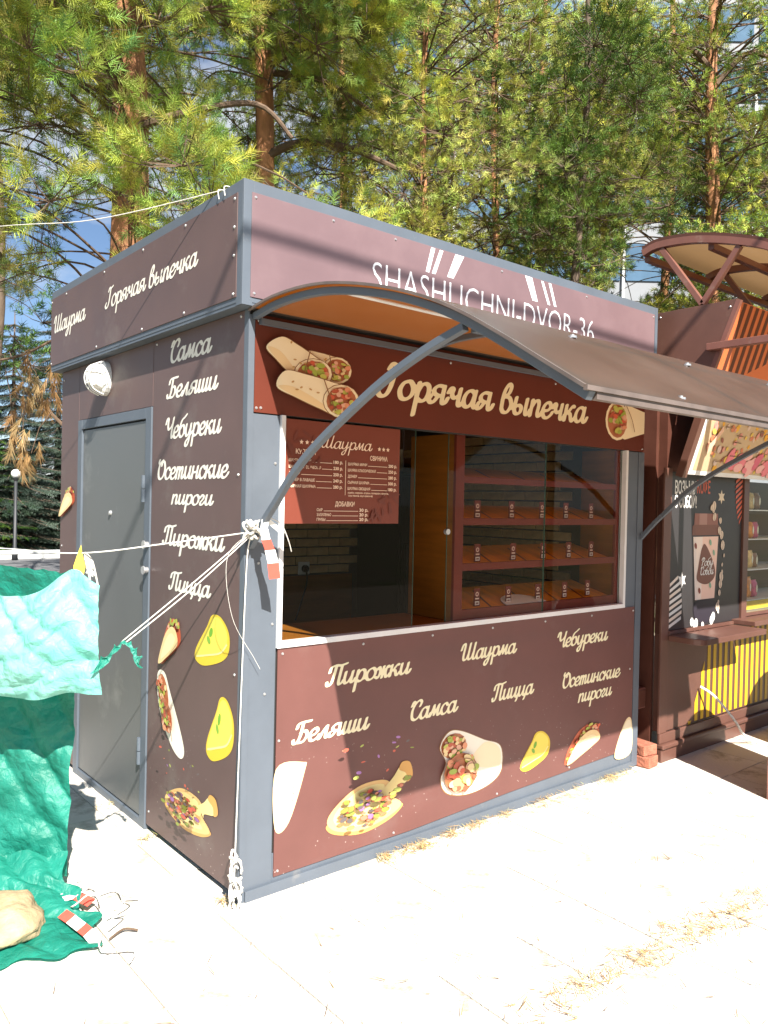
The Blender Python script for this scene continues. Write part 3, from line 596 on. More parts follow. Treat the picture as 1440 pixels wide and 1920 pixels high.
lt.build('menu_text', 'ink', mn)
# side: panels and door
sp = bx('side_panel', 'side', K, -.004, .0115, .033, .894, .03, 2.35, .0008)
bx('over_door_panel', 'side', K, -.004, .0115, .899, 1.926, 2.041, 2.35, .0008)
sb = bx('rear_side_panel', 'side', K, -.004, .0115, 1.931, D, .03, 2.35, .0008)
dr = thing('x', '', '') if False else None
df = bx('door_frame', 'grey', K, -.01, .03, .899, .965, .0, 2.038, .002); bx('frame_jamb', 'grey', df, -.01, .03, 1.862, 1.927, .0, 2.038, .002)
bx('frame_head', 'grey', df, -.0095, .03, .966, 1.861, 1.985, 2.0375, .002); bx('threshold', 'grey', df, -.0095, .03, .966, 1.861, 0, .035, .002)
dl = bx('door', 'door', K, -.001, .028, .97, 1.857, .042, 1.978, .003)
for z in (1.58, .30):
    mb = MB().tube([(-.013, .969, z), (-.013, .969, z+.062)], .011, 12); mb.tube([(-.013, .969, z+.066), (-.013, .969, z+.13)], .011, 12); mb.build('hinge', 'grey', dl)
mb = MB().tube([(-.001, 1.42, 1.517), (-.012, 1.42, 1.517)], [.014, .010], 14); mb.build('peephole', 'zinc', dl)
for z in (1.375, 1.253):
    mb = MB().tube([(-.011, .91, z), (-.03, .91, z)], .015, 10); mb.tube([(-.03, .91, z), (-.036, .91, z)], .021, 10); mb.build('bolt', 'zinc', df)
screws(sp, SIDE, [(-.06, 2.33), (-.86, 2.33), (-.06, 1.7), (-.06, .9), (-.06, .12), (-.86, .1)]); screws(sb, SIDE, [(-1.95, 1.2), (-2.2, 1.3), (-2.2, 2.3)])
for t, y0, y1, b, c in (('Самса', .707, .297, 2.224, .1), ('Беляши', .746, .235, 2.062, .092), ('Чебуреки', .75, .2, 1.877, .095), ('Осетинские', .826, .13, 1.69, .092), ('пироги', .675, .258, 1.575, .075),
                        ('Пирожки', .765, .154, 1.386, .092), ('Пицца', .687, .266, 1.184, .085)):
    word('lettering', t, SIDE, -y0, -y1, b, c, CREAMS, sp, .0052, .92)
def sprint(y0, y1, z0, z1, fn, name, **k):
    p_ = Print(SIDE, -y0, z0, y0-y1, z1-z0, .0052, **k); fn(p_); p_.build(name, sp)
sprint(.76, .55, .835, 1.055, lambda p: cheburek(p), 'printed_turnover')
sprint(.405, .105, .90, 1.115, lambda p: yellow_pie(p), 'printed_pie')
sprint(.285, .055, .52, .785, lambda p: yellow_pie(p), 'printed_pie')
def sroll(p): p.poly([(.0, .9), (.05, .6), (.2, .35), (.5, .08), (.75, 0), (.85, .12), (.7, .4), (.4, .8), (.25, 1.), (.08, 1.02)], (.88, .82, .7)); filling(p, .2, .72, .15, .27, 34, .35); filling(p, .38, .48, .15, .24, 26, .6); p.line([(.12, .92), (.3, .72), (.55, .4), (.62, .2)], .015, LN)
sprint(.79, .44, .44, .79, sroll, 'printed_roll')
def spizza(p): p.shear = 0; pizza(p)
sprint(.68, .19, .15, .36, spizza, 'printed_pizza')
pr = Print(SIDE, -2.232, 1.48, .25, .17, .0052); cheburek(pr); pr.build('printed_turnover', sb)
# wall lamp
wl = thing('wall_lamp', 'white caged bulkhead lamp above the grey kiosk door', 'lamp', (-.004, 1.5, 2.235))
def oval(x, ry, rz, n=20): return [(x, 1.5+ry*math.cos(2*math.pi*i/n), 2.235+rz*math.sin(2*math.pi*i/n)) for i in range(n)]
mb = MB(); n = 20; rg = [oval(-.0045, .07, .092), oval(-.03, .07, .092), oval(-.042, .058, .08)]
mb.add([p for q in rg for p in q], [(k*n+i, k*n+(i+1) % n, (k+1)*n+(i+1) % n, (k+1)*n+i) for k in range(2) for i in range(n)]+[tuple(range(2*n, 3*n))]); mb.build('base', 'white', wl)
mb = MB(); rg = [oval(-.0425, .052, .074), oval(-.075, .047, .068), oval(-.098, .03, .045), oval(-.104, .004, .006)]
mb.add([p for q in rg for p in q], [(k*n+i, k*n+(i+1) % n, (k+1)*n+(i+1) % n, (k+1)*n+i) for k in range(3) for i in range(n)]); mb.build('glass_dome', 'paper', wl, smooth=True)
mb = MB()
for a in (-.035, 0, .035): mb.tube(catmull([(-.035, 1.5+a, 2.235-.088), (-.09, 1.5+a, 2.235-.06), (-.113, 1.5+a, 2.235), (-.09, 1.5+a, 2.235+.06), (-.035, 1.5+a, 2.235+.088)], 4), .0035, 5)
for b in (-.03, .03): mb.tube(catmull([(-.035, 1.5-.07, 2.235+b), (-.09, 1.5-.045, 2.235+b), (-.112, 1.5, 2.235+b), (-.09, 1.545, 2.235+b), (-.035, 1.57, 2.235+b)], 4), .0035, 5)
mb.build('cage', 'white', wl)
# fascia box
FX, FY, FZ0, FZ1 = -.058, -.041, 2.352, 2.833
bx('soffit', 'grey', K, FX, W+.047, FY, D+.045, FZ0, FZ0+.012, 0)
bx('fascia_trim', 'grey', K, FX-.003, FX+.042, FY-.003, FY+.004, FZ0, FZ1, .001); bx('fascia_trim', 'grey', K, FX-.003, FX+.004, FY+.0045, FY+.045, FZ0, FZ1, .001)
bx('fascia_trim', 'grey', K, FX+.0425, W+.047, FY-.002, FY+.005, 2.783, FZ1, .001); bx('fascia_trim', 'grey', K, FX+.0425, W+.047, FY-.002, FY+.005, FZ0+.0125, 2.392, .001)
bx('fascia_trim', 'grey', K, W+.02, W+.048, FY-.004, D+.045, FZ0+.0125, FZ1, .001)
bx('fascia_trim', 'grey', K, FX-.002, FX+.005, FY+.0455, D+.045, 2.787, FZ1, .001); bx('fascia_trim', 'grey', K, FX-.002, FX+.02, FY+.0455, D+.045, FZ0+.0125, 2.39, .001)
bx('fascia_trim', 'grey', K, FX, W+.02, FY+.006, D+.044, FZ1-.012, FZ1-.0005, .001) if False else None
bx('parapet', 'grey', K, FX+.006, FX+.04, FY+.046, D+.044, FZ0+.0125, FZ1-.002, 0); bx('parapet', 'grey', K, FX+.043, W+.019, FY+.0055, FY+.035, FZ0+.0125, FZ1-.002, 0)
bx('parapet', 'grey', K, FX+.041, W+.019, D+.02, D+.044, FZ0+.0125, FZ1-.002, 0)
ff = bx('fascia_panel', 'fascia', K, -.026, 2.79, -.047, -.0435, 2.385, 2.788, .0008); fs = bx('fascia_panel', 'side', K, -.064, -.0605, .0, D+.04, 2.386, 2.79, .0008)
screws(ff, FFRONT, [(-.01, 2.77), (-.01, 2.40), (.7, 2.77), (1.4, 2.77), (2.1, 2.77), (2.775, 2.77), (.36, 2.77)], .0)
screws(fs, FSIDE, [(-.02, 2.77), (-.02, 2.4), (-.02, 2.66), (-.02, 2.55), (-.45, 2.775), (-.9, 2.775), (-1.4, 2.775), (-2.0, 2.775), (-.45, 2.4), (-.9, 2.4), (-1.5, 2.4), (-2.26, 2.77), (-2.26, 2.4)], .0)
word('lettering', 'Горячая выпечка', FSIDE, -1.385, -.32, 2.58, .095, CREAMS, fs, .0014, .85); word('lettering', 'Шаурма', FSIDE, -2.22, -1.667, 2.577, .1, CREAMS, fs, .0014, .85)
WH = (.82, .82, .84)
lt = MB(); sans('', 'SHASHLICHNI-DVOR-36', FFRONT, .572, 2.522, .135, WH, ff, .0014, 1.6, -.012, mb=lt); lt.build('lettering', 'ink', ff)
lg = MB()
for q in ([(.915, 2.783), (.94, 2.783), (.906, 2.665), (.884, 2.665)], [(.97, 2.783), (.992, 2.783), (.945, 2.665), (.922, 2.665)], [(1.072, 2.785), (1.13, 2.785), (1.062, 2.668), (1.02, 2.668)],
          [(1.575, 2.785), (1.63, 2.785), (1.68, 2.668), (1.638, 2.668)], [(1.703, 2.783), (1.723, 2.783), (1.783, 2.668), (1.762, 2.668)], [(1.765, 2.783), (1.786, 2.783), (1.835, 2.668), (1.815, 2.668)]):
    MB().add([FFRONT.p(a, b, .0014) for a, b in q], [(3, 2, 1, 0)], WH).build('logo_stroke', 'ink', ff)
# awning
M['rim'] = P('weathered_rim', (.13, .1, .088), .55, var=.2, vscale=12)
ARC = [(.0, 2.335), (-.17, 2.355), (-.38, 2.352), (-.574, 2.326), (-.8, 2.271), (-1.0, 2.203), (-1.16, 2.131), (-1.32, 2.041), (-1.45, 1.962), (-1.585, 1.88)]
BRC = [(-1.165, 2.115), (-1.007, 2.072), (-.811, 2.000), (-.618, 1.906), (-.434, 1.806), (-.301, 1.714), (-.195, 1.616), (-.10, 1.53), (-.005, 1.43)]
arc = [(p.x, p.y) for p in catmull(ARC, 4)]; brc = [(p.x, p.y) for p in catmull(BRC, 4)]
aw = thing('awning_frame', 'x', 'x') if False else K
for x in (.02, .95, 1.87, 2.76):
    mb = MB().tube([(x, y-.008, z-.012) for y, z in arc], .0125, 4); mb.build('awning_rib', 'grey', K, bevel=.002)
for x in (.02, 2.76):
    mb = MB().tube([(x+.001, y, z-.014) for y, z in brc], .012, 4); mb.build('awning_brace', 'grey', K, bevel=.002)
for y, z, m_ in ((-.018, 2.305, 'grey'), (-1.183, 2.096, 'grey'), (-1.588, 1.872, 'rim')):
    mb = MB().tube([(.037, y, z), (2.743, y, z)], .011, 4); mb.build('awning_purlin', m_, K)
def sheet(name, m, prof, x0, x1, th, parent, nx=14, wav=.004, seed=0):
    mb = MB(); n = len(prof); vs = []
    for k in range(2):
        for i in range(nx+1):
            for y, z in prof:
                x = x0+(x1-x0)*i/nx; vs.append((x, y, z+k*th+wav*mnoise.noise(Vector((x*1.7, y*3+seed, 1)))))
    N = (nx+1)*n; fs = []
    for i in range(nx):
        for j in range(n-1):
            a = i*n+j; fs += [(a, a+n, a+n+1, a+1), (N+a, N+a+1, N+a+n+1, N+a+n)]
    for j in range(n-1): fs += [(j, j+1, N+j+1, N+j), (nx*n+j+1, nx*n+j, N+nx*n+j, N+nx*n+j+1)]
    for i in range(nx): fs += [(i*n, N+i*n, N+(i+1)*n, (i+1)*n), (i*n+n-1, (i+1)*n+n-1, N+(i+1)*n+n-1, N+i*n+n-1)]
    mb.add(vs, fs); return mb.build(name, m, parent, smooth=False)
# (one-walled sheet: a solid shell would stop the light twice)
mb = MB(); n = len(arc); nx = 16
vs = [(-.012+2.806*i/nx, y-.012, z+.009+.003*mnoise.noise(Vector((i*.5, y*3, 1)))) for i in range(nx+1) for y, z in arc]
mb.add(vs, [(i*n+j, (i+1)*n+j, (i+1)*n+j+1, i*n+j+1) for i in range(nx) for j in range(n-1)])
awn = mb.build('awning_sheet', 'poly', K, smooth=True)
mb = MB().tube([(-.010, y-.012, z+.0085) for y, z in arc], .0045, 4); mb.build('sheet_edge', 'rim', awn)
mb = MB().tube([(-.010, arc[-1][0]-.014, arc[-1][1]+.005), (2.79, arc[-1][0]-.014, arc[-1][1]+.005)], .006, 4); mb.build('sheet_edge', 'rim', awn)
mb = MB().box(.04, 2.74, -.56, -.535, 2.318, 2.322); mb.build('joint_strip', 'alu', awn)
for x in (.5, 1.2, 1.87, 2.5):
    for y, z in ((-1.55, 1.915), (-1.17, 2.145), (-.5, 2.355)):
        mb = MB().tube([(x, y, z-.006), (x, y, z+.001)], .014, 10); mb.tube([(x, y, z+.001), (x, y, z+.006)], .007, 6); mb.build('washer_screw', 'zinc', awn)
# ================================================================= the stall next door
S = thing('coffee_stall', 'brown stall next to the kiosk with coffee poster and striped orange board', 'kiosk', (4.4, 0, 0))
NF = Frame((0, -.03, 0), (1, 0, 0), (0, 0, 1))
bx('side_wall', 'ndark', S, 2.97, 3.0, .031, 2.2, .1, 2.8, 0)
bx('front_wall', 'nbrown', S, 3.001, 4.05, -.03, .03, .18, .80); bx('front_wall', 'nbrown', S, 4.051, 6.4, -.03, .03, .18, .84)
bx('upper_wall', 'ndark', S, 3.001, 6.4, -.028, .03, 1.84, 2.82, 0); bx('poster_backing', 'ndark', S, 3.001, 4.05, -.028, .03, .801, 1.839, 0)
bx('corner_post', 'nbrown', S, 2.955, 3.042, -.045, -.031, .18, 1.86); bx('window_post', 'nbrown', S, 3.99, 4.065, -.05, -.031, .8, 1.86)
bx('poster_sill', 'nbrown', S, 3.043, 3.989, -.05, -.031, .80, .822, .001)
bx('plinth', 'nbrown', S, 2.96, 6.4, -.062, -.031, 0, .085, .004); bx('plinth', 'nbrown', S, 2.955, 6.4, -.078, -.031, .0855, .115, .008); bx('plinth', 'nbrown', S, 2.96, 6.4, -.05, -.031, .1155, .178, .004)
# counter with a rounded end
mb = MB(); pl_ = [(3.03, -.051), (3.03, -.14)]+[(3.11-.08*math.cos(t), -.2-.08*math.sin(t)) for t in [i*math.pi/2/6 for i in range(7)]]+[(3.88, -.28), (3.88, -.051)]
mb.prism([(x, y, .762) for x, y in pl_], (0, 0, .036)); mb.build('counter', 'nbrown', S, bevel=.003)
bx('counter', 'nbrown', S, 3.881, 6.4, -.2, -.031, .803, .835, .003)
st = MB(); SY = (.74, .46, .02)
for i in range(16):
    x = 3.33+i*.078; zt = min(.76, .2+(x-3.36)*2.4); zb = .19 if x > 3.36 else .2
    st.add([NF.p(x, zb, .002), NF.p(x+.04, zb, .002), NF.p(x+.04, min(.76, zt+.076), .002), NF.p(x, zt, .002)], [(0, 1, 2, 3)], SY)
st.build('yellow_stripes', 'ink', S)
# poster
pb = bx('coffee_poster', 'dark', S, 3.046, 3.986, -.0345, -.0285, .825, 1.838, 0)
M['poster'] = P('poster_paper', (.032, .029, .03), .4, var=.06); pb.data.materials[0] = M['poster']
PF = Frame((0, -.0345, 0), (1, 0, 0), (0, 0, 1)); pr = Print(PF, 0, 0, 1, 1, .0008)
RD = (.62, .13, .07); PK2 = (.9, .62, .5); WT = (.8, .78, .74); BRN = (.2, .085, .06)
lt = MB(); sans('', 'ВОЗЬМИ', PF, 3.09, 1.7, .085, WT, pb, .0012, .26, .02, mb=lt); sans('', 'КОФЕ', PF, 3.365, 1.71, .085, RD, pb, .0012, .17, .02, mb=lt); sans('', 'С СОБОЙ!', PF, 3.09, 1.612, .08, WT, pb, .0012, .27, .02, mb=lt)
star(lt, PF, 3.69, 1.69, .05, (.75, .62, .45), .0012, 6, .5); star(lt, PF, 3.2, 1.14, .055, WT, .0012, 6, .5); lt.build('lettering', 'ink', pb)
pr.poly([(3.33, 1.42), (3.66, 1.42), (3.625, 1.0), (3.37, 1.0)], PK2, 0); pr.poly([(3.33, 1.42), (3.45, 1.42), (3.45, 1.0), (3.37, 1.0)], (.9, .76, .66), 0)  # cup pinks raised, sunlight put into the print colours
pr.poly([(3.315, 1.43), (3.315, 1.49), (3.34, 1.505), (3.65, 1.505), (3.672, 1.49), (3.672, 1.43)], BRN, 0); pr.poly([(3.335, 1.5), (3.34, 1.575), (3.645, 1.575), (3.65, 1.5)], (.28, .12, .09), 0); pr.poly([(3.4, 1.5), (3.4, 1.575), (3.5, 1.575), (3.5, 1.5)], (.4, .22, .18), 0)
pr.poly([(3.39, 1.13), (3.52, 1.1), (3.62, 1.15), (3.6, 1.24), (3.49, 1.365), (3.44, 1.34), (3.4, 1.22)], BRN)
pr.poly([(3.38, .87), (3.37, .98), (3.63, .98), (3.62, .87), (3.5, .84)], (.03, .025, .035))
for x, y in ((3.6, 1.31), (3.36, 1.36), (3.56, 1.09), (3.42, 1.06), (3.55, 1.38)): pr.ell(x, y, .014, .022, ((.25, .45, .3) if x > 3.5 else (.25, .06, .04)), .4, 8)
pr.build('printed_cup', pb)
for i in range(30):
    t = i/29; a = -2.2+t*3.6; x = 3.5+.24*math.cos(a)+rnd.uniform(-.03, .03); y = 1.22+.42*math.sin(a)+rnd.uniform(-.03, .03)
    r = rnd.choice((.014, .022, .03, .034)); pr = Print(PF, 0, 0, 1, 1, .0032+(i % 3)*.0008); pr.ell(x, y, r*.75, r, (.74, .6, .46) if t > .4 else WT, rnd.uniform(-.5, .5), 10); pr.line([(x-r*.2, y+r*.8), (x+r*.15, y), (x-r*.1, y-r*.8)], r*.18, (.3, .2, .14), 3); pr.build('printed_bean', pb)
pr = Print(PF, 0, 0, 1, 1, .0008)
for i in range(8):
    y0 = .835+i*.038; x1 = 3.05+.155*math.sqrt(max(0, 1-((y0-.9)/.26)**2)); pr.poly([(3.05, y0), (x1, y0+.05), (x1, y0+.072), (3.05, y0+.022)], (.8, .7, .6) if i % 2 else WT, 0)
pr.build('striped_disc', pb); pr = Print(PF, 0, 0, 1, 1, .0008)
for i in range(9):
    y0 = 1.52+i*.036; w = .1*math.sqrt(max(0, 1-((y0-1.78)/.28)**2)); pr.poly([(3.984-w, y0-.02), (3.984, y0+.03), (3.984, y0+.05), (3.984-w, y0)], RD, 0)
pr.build('striped_disc', pb)
GL['Р'] = (1.1, [[(.45, 1.6), (.4, .5), (.3, .0)], [(.05, 1.2), (.2, 1.65), (.6, 1.75), (.95, 1.45), (.8, 1.), (.45, .85)]])
for t, a0, a1, b in (('Робу', 3.435, 3.59, 1.225), ('Собой', 3.425, 3.6, 1.165)):
    word('lettering', t.replace('й', 'и'), PF, a0, a1, b, .055, WT, pb, .006, .8)
# window with goods
bx('window_frame', 'nbrown', S, 4.066, 6.0, -.045, -.031, .841, .865, .001)
MB().add([(4.066, -.01, .866), (6.0, -.01, .866), (6.0, -.01, 1.838), (4.066, -.01, 1.838)], [(0, 1, 2, 3)]).build('window_pane', 'glass', S)
bx('display_back', 'intwall', S, 4.066, 6.0, .40, .42, .84, 1.84, 0); bx('yellow_edge', 'yellow', S, 4.066, 6.0, .0, .012, .875, .935, 0)
for z in (.935, 1.16, 1.385, 1.6): bx('display_shelf', 'alu', S, 4.066, 6.0, .0125, .39, z, z+.008, 0)
PC = [((.7, .25, .05), 'orange'), ((.02, .42, .45), 'teal'), ((.55, .1, .2), 'pink'), ((.75, .5, .2), 'golden'), ((.5, .42, .36), 'beige'), ((.25, .12, .06), 'brown')]
zn = ['lowest', 'second', 'third', 'top']
for k, z in enumerate((.943, 1.168, 1.393, 1.608)):
    for i in range(5):
        x = 4.115+i*.092+rs.uniform(-.01, .01); c, cn_ = PC[(k*3+i*2) % 6]; mt = bpy.data.materials.get('pack_'+cn_) or P('pack_'+cn_, c, .3, var=.35, vscale=25)
        t = thing('snack_pack', f'{cn_} snack bag on the {zn[k]} shelf of the stall window, {ordn[i]} from the poster', 'snack bag', (x, .1, z), 'snack bags in the stall window')
        w, h, b = .042, rs.uniform(.11, .16), rs.uniform(.02, .03); mb = MB(); vs = []; nn = 10
        for l, (zz, wk, bk) in enumerate(((0, .95, .25), (.1, 1, .9), (.5, 1, 1), (.8, 1, .8), (.93, .98, .15), (1, .98, .1))):
            vs += [(x+w*wk*math.cos(2*math.pi*q/nn), .1+b*bk*math.sin(2*math.pi*q/nn), z+.001+h*zz) for q in range(nn)]
        mb.add(vs, [(l*nn+q, l*nn+(q+1) % nn, (l+1)*nn+(q+1) % nn, (l+1)*nn+q) for l in range(5) for q in range(nn)]+[tuple(range(nn))[::-1], tuple(range(5*nn, 6*nn))]); mb.build('bag', mt, t, smooth=True)
        pp = Print(Frame((x, .1-b-.0006, z+h*.5), (1, 0, 0), (0, 0, 1)), 0, 0, 1, 1, .0); pp.ell(0, 0, .012, .03, (.8, .75, .6), 0, 12); pp.build('print', t)
# tilted boards
TF = Frame((2.95, -.15, 1.82), (1, 0, 0), (0, -.313, .95)); TW = 3.4
def tbox(name, m, a0, a1, b0, b1, d0, d1, parent=S, bevel=.002):
    mb = MB(); mb.prism([TF.p(a0, b0, d0), TF.p(a1, b0, d0), TF.p(a1, b1, d0), TF.p(a0, b1, d0)], TF.n*(d1-d0)); return mb.build(name, m, parent, bevel=bevel)
ob = tbox('orange_board', 'orange', .03, TW, .60, 1.06, -.02, .0); tbox('board_band', 'nbrown', .03, TW, .455, .598, -.02, .006)
mbd = tbox('menu_board', 'alu', .06, TW, .0, .45, -.03, .012, bevel=.004)
tbox('board_rail', 'nbrown', .0, .05, -.02, .64, -.03, .02)
fsd = MB(); fsd.prism([(2.928, .028, 2.83), (2.928, -.495, 2.83), (2.928, -.345, 2.44), (2.928, .028, 2.40)], (.02, 0, 0)); FSD = fsd.build('fascia_side', 'nbrown', S, bevel=.002)
mb = MB().tube([(2.94, -.50, 2.825), (2.94, -.345, 2.43)], .014, 4); mb.build('fascia_edge', 'nbrown2', S)
XS = Frame((2.928, 0, 0), (0, -1, 0), (0, 0, 1)); screws(FSD, XS, [(.0, 2.8), (.45, 2.79), (.0, 2.45)], .0)
bx('stall_roof', 'ndark', S, 2.95, 6.4, -.46, 2.2, 2.80, 2.825, 0)
st = MB(); DB = (.1, .03, .018)
for i in range(26):
    a = .085+i*.0765; bl = .60+max(0, (a-.22)*.42) if a > .22 else .60
    if bl > 1.0: break
    st.add([TF.p(a, bl, .001), TF.p(a+.038, bl+.02, .001), TF.p(a+.038, 1.055, .001), TF.p(a, 1.055, .001)], [(0, 1, 2, 3)], DB)
st.build('dark_stripes', 'ink', ob)
pr = Print(TF, 0, 0, 1, 1, .0015)
pr.ell(.86, .70, .05, .035, (.2, .36, .03), .6, 12); pr.ell(1.1, .76, .16, .1, (.8, .7, .3), .2, 16); pr.build('leaf_print', ob)
pr = Print(TF, 0, 0, 1, 1, .0125); pr.poly([(.1, .03), (2.8, .03), (2.8, .43), (.1, .43)], (.55, .4, .25), 0)
for i in range(170):
    x = rnd.uniform(.12, 1.6); y = rnd.uniform(.05, .41); c = rnd.choice([(.75, .38, .03), (.72, .5, .1), (.6, .2, .1), (.66, .5, .42), (.3, .1, .07), (.7, .3, .25)])
    pr.ell(x, y, rnd.uniform(.012, .03), rnd.uniform(.012, .024), c, rnd.uniform(0, 3), 9, i % 8 == 0)
for i in range(30): pr.ell(rnd.uniform(.45, 1.3), rnd.uniform(.05, .16), .06, .03, rnd.choice([(.75, .2, .25), (.8, .42, .4), (.62, .12, .2)]), rnd.uniform(0, 1), 10, i % 4 == 0)
for i in range(14):
    x = rnd.choice((.32, .48, .75)); y = .1+.045*(i % 7); pr.poly([(x, y), (x+.09, y), (x+.09, y+.006), (x, y+.006)], (.25, .16, .1), 0, i == 0)
pr.poly([(.16, .2), (.19, .14), (.3, .3), (.28, .33), (.2, .22)], (.8, .5, .36), 0); pr.build('menu_picture', mbd)
# arched roof canopy
CAR = [(.14, 3.235), (.04, 3.262), (-.15, 3.25), (-.32, 3.215), (-.5, 3.16), (-.67, 3.09), (-.85, 2.96), (-1.0, 2.76), (-1.12, 2.48), (-1.2, 2.15)]
car = [(p.x, p.y) for p in catmull(CAR, 4)]
cn2 = len(car); mb = MB(); mb.add([(2.93+3.4*i/10, y, z+.028) for i in range(11) for y, z in car], [(i*cn2+j, (i+1)*cn2+j, (i+1)*cn2+j+1, i*cn2+j+1) for i in range(10) for j in range(cn2-1)]); mb.build('canopy_sheet', 'poly2', S, smooth=True)
for x in (2.945, 3.75, 4.6, 5.5):
    mb = MB().tube([(x, y, z) for y, z in car], .022, 4); mb.build('canopy_rib', 'nbrown2', S, bevel=.002)
    for p0, p1 in (((-.27, 2.84), (.01, 3.235)), ((-.27, 2.84), (-.49, 3.14))): MB().tube([(x+.001, *p0), (x+.001, *p1)], .017, 4).build('canopy_strut', 'nbrown2', S, bevel=.002)
for y, z in ((.13, 3.205), (-.3, 3.185), (-1.19, 2.14)): MB().tube([(2.97, y, z), (6.3, y, z)], .018, 4).build('canopy_purlin', 'nbrown2', S)
MB().tube([(2.932, y, z+.03) for y, z in car], .009, 4).build('sheet_edge', 'ndark', S)
# outrigger and post
MB().tube([(2.905, -.33, 2.565), (2.905, -.8, 2.565)], .021, 4).build('outrigger', 'nbrown2', S, bevel=.003)
MB().tube([(2.905, -.775, .0), (2.905, -.775, 2.543)], .022, 4).build('outrigger_post', 'nbrown2', S, bevel=.003)
# filler between the two stalls
fl = thing('gap_panel', 'dark brown filler panels closing the gap between the two stalls', 'panel', (2.87, .12, 0))
for z0, z1 in ((.28, .62), (.635, 1.05), (1.065, 1.5), (1.515, 2.3)): bx('board', 'ndark', fl, W+.006, 2.966, .11+.01*(z0 > 1), .13, z0, z1, .002)
jb = thing('junction_box', 'weathered brown junction box in the gap beside the stall', 'box', (2.9, .06, .33))
bx('housing', 'nbrown2', jb, 2.84, 2.95, .05, .1085, .33, .46, .006); bx('lid', 'ndark', jb, 2.85, 2.94, .044, .0495, .34, .45, .004)
MB().tube(catmull([(2.84, .08, .43), (2.81, .07, .5), (2.80, .1, .62)], 5), .006, 6).build('cable', 'black', jb)
for i, (x, y, z, a, w_) in enumerate(((2.84, .02, .035, .1, 'lower'), (2.86, .04, .102, -.15, 'upper'))):
    mb = MB().box(-.06, .06, -.1, .1, -.0325, .0325); o = mb.build('brick', 'bricko', bevel=.006); o.location = (x, y, z); o.rotation_euler = (0, 0, a); o.name = 'loose_brick'
    tag(o, f'old red brick lying in the gap, {w_} one of the pair', 'brick')
tag(MB().tube(catmull([(3.44, -.05, .42), (3.5, -.12, .36), (3.62, -.2, .2), (3.74, -.2, .09), (3.86, -.2, .02)], 6), .008, 8).build('white_cable', 'white'), 'white cable end curling out of the striped stall front', 'cable')

# ================================================================= tarp, cords and clutter
tp = thing('tarp', 'crumpled turquoise tarpaulin hanging on a cord beside the kiosk door', 'tarp', (-.7, .6, 0))
def cloth(name, fn, nu, nv, parent, m='tarp'):
    mb = MB(); mb.add([fn(i/nu, j/nv) for i in range(nu+1) for j in range(nv+1)], [(i*(nv+1)+j, (i+1)*(nv+1)+j, (i+1)*(nv+1)+j+1, i*(nv+1)+j+1) for i in range(nu) for j in range(nv)])
    return mb.build(name, m, parent, smooth=True)
tocam = Vector((-.64, -.77, 0))
def crump(p, a=.02):
    s = 0.; k = 4.5; w = 1.
    for o in range(5):
        q = p*k+Vector((3.1*o, 1.7*o, 7.3*o)); s += w*(.32-abs(mnoise.noise(q+Vector((.6, .2, .9))*mnoise.noise(q*.7)))); k *= 1.9; w *= .56
    return a*s*1.3
def folds(u, v, k, ph): return math.sin(k*u+ph+1.4*mnoise.noise(Vector((u*3, v*1.5, ph))))
def flap(u, v):
    # hangs over the cord: pulled up at the knot, bellied out, sharp creases running from the tie points
    T0 = Vector((-.462, .245, 1.245)); L0 = Vector((-1.138, 1.177, 1.23)); B0 = Vector((-.482, .183, .868)); L1 = Vector((-1.161, .929, .80))
    top = T0.lerp(L0, u); top.z += .085*math.exp(-((u-.1)/.09)**2)-.03*math.exp(-((u-.34)/.16)**2)
    bot = B0.lerp(L1, u); bot.z += .012*math.sin(u*17)+.02*mnoise.noise(Vector((u*5, 0, 2)))
    p = top.lerp(bot, v); p += tocam*(.10*math.sin(math.pi*min(1, v*.9+.05))*min(1, .3+u*4))
    cr = abs(folds(u*1.6+v*.5, v, 13, .4))*.036*(1-v)+abs(folds(u-v*.45, v, 19, 2.))*.02+abs(folds(v*1.3-u*.9, u, 9, 5.))*.010
    p += tocam*(cr+crump(p, .02)); return p
cloth('front_flap', flap, 110, 90, tp, 'tarp_sunlit')
def back(u, v):
    T0 = Vector((-.53, .4, 1.30)); L0 = Vector((-1.2, 1.35, 1.36)); B0 = Vector((-.45, .56, .8)); L1 = Vector((-1.12, 1.4, .75))
    p = T0.lerp(L0, u).lerp(B0.lerp(L1, u), v); p.z += .012*mnoise.noise(Vector((u*30, v, 0)))*(1-v); return p+tocam*crump(p, .012)
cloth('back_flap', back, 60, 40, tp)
def lower(u, v):
    # long tension folds fan down from the upper corner
    T0 = Vector((-.45, .56, .9)); L0 = Vector((-1.1, 1.35, .9)); B0 = Vector((-.435, .60, .05)); L1 = Vector((-1.1, 1.2, .03))
    p = T0.lerp(L0, u).lerp(B0.lerp(L1, u), v); w = u+.55*v
    d = abs(folds(w, v, 15, 1.))*.034*(.5+.5*math.sin(v*3+u*4))+abs(folds(u-.8*v, v, 11, 3.))*.022*v+.5*abs(folds(v*1.5+u*.5, u, 10, 7.))*.03*v
    p += tocam*(d+.05*v+crump(p, .016)); return p
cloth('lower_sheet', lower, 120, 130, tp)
def skirt(u, v):
    T0 = Vector((-.50, .5, .15)); L0 = Vector((-1.15, 1.0, .13)); B0 = Vector((-.545, .0, .02)); L1 = Vector((-1.25, .18, .02))
    p = T0.lerp(L0, u).lerp(B0.lerp(L1, u), v); p.z = .008+.13*(1-v)**3+.03*abs(folds(u+v*.6, v, 14, 2.))*(1-v*.6)+abs(crump(p, .012))
    p.x += .09*mnoise.noise(Vector((v*4, 1, 8)))*(1-u); p.y += .1*mnoise.noise(Vector((u*7, 3, 1)))*v; return p
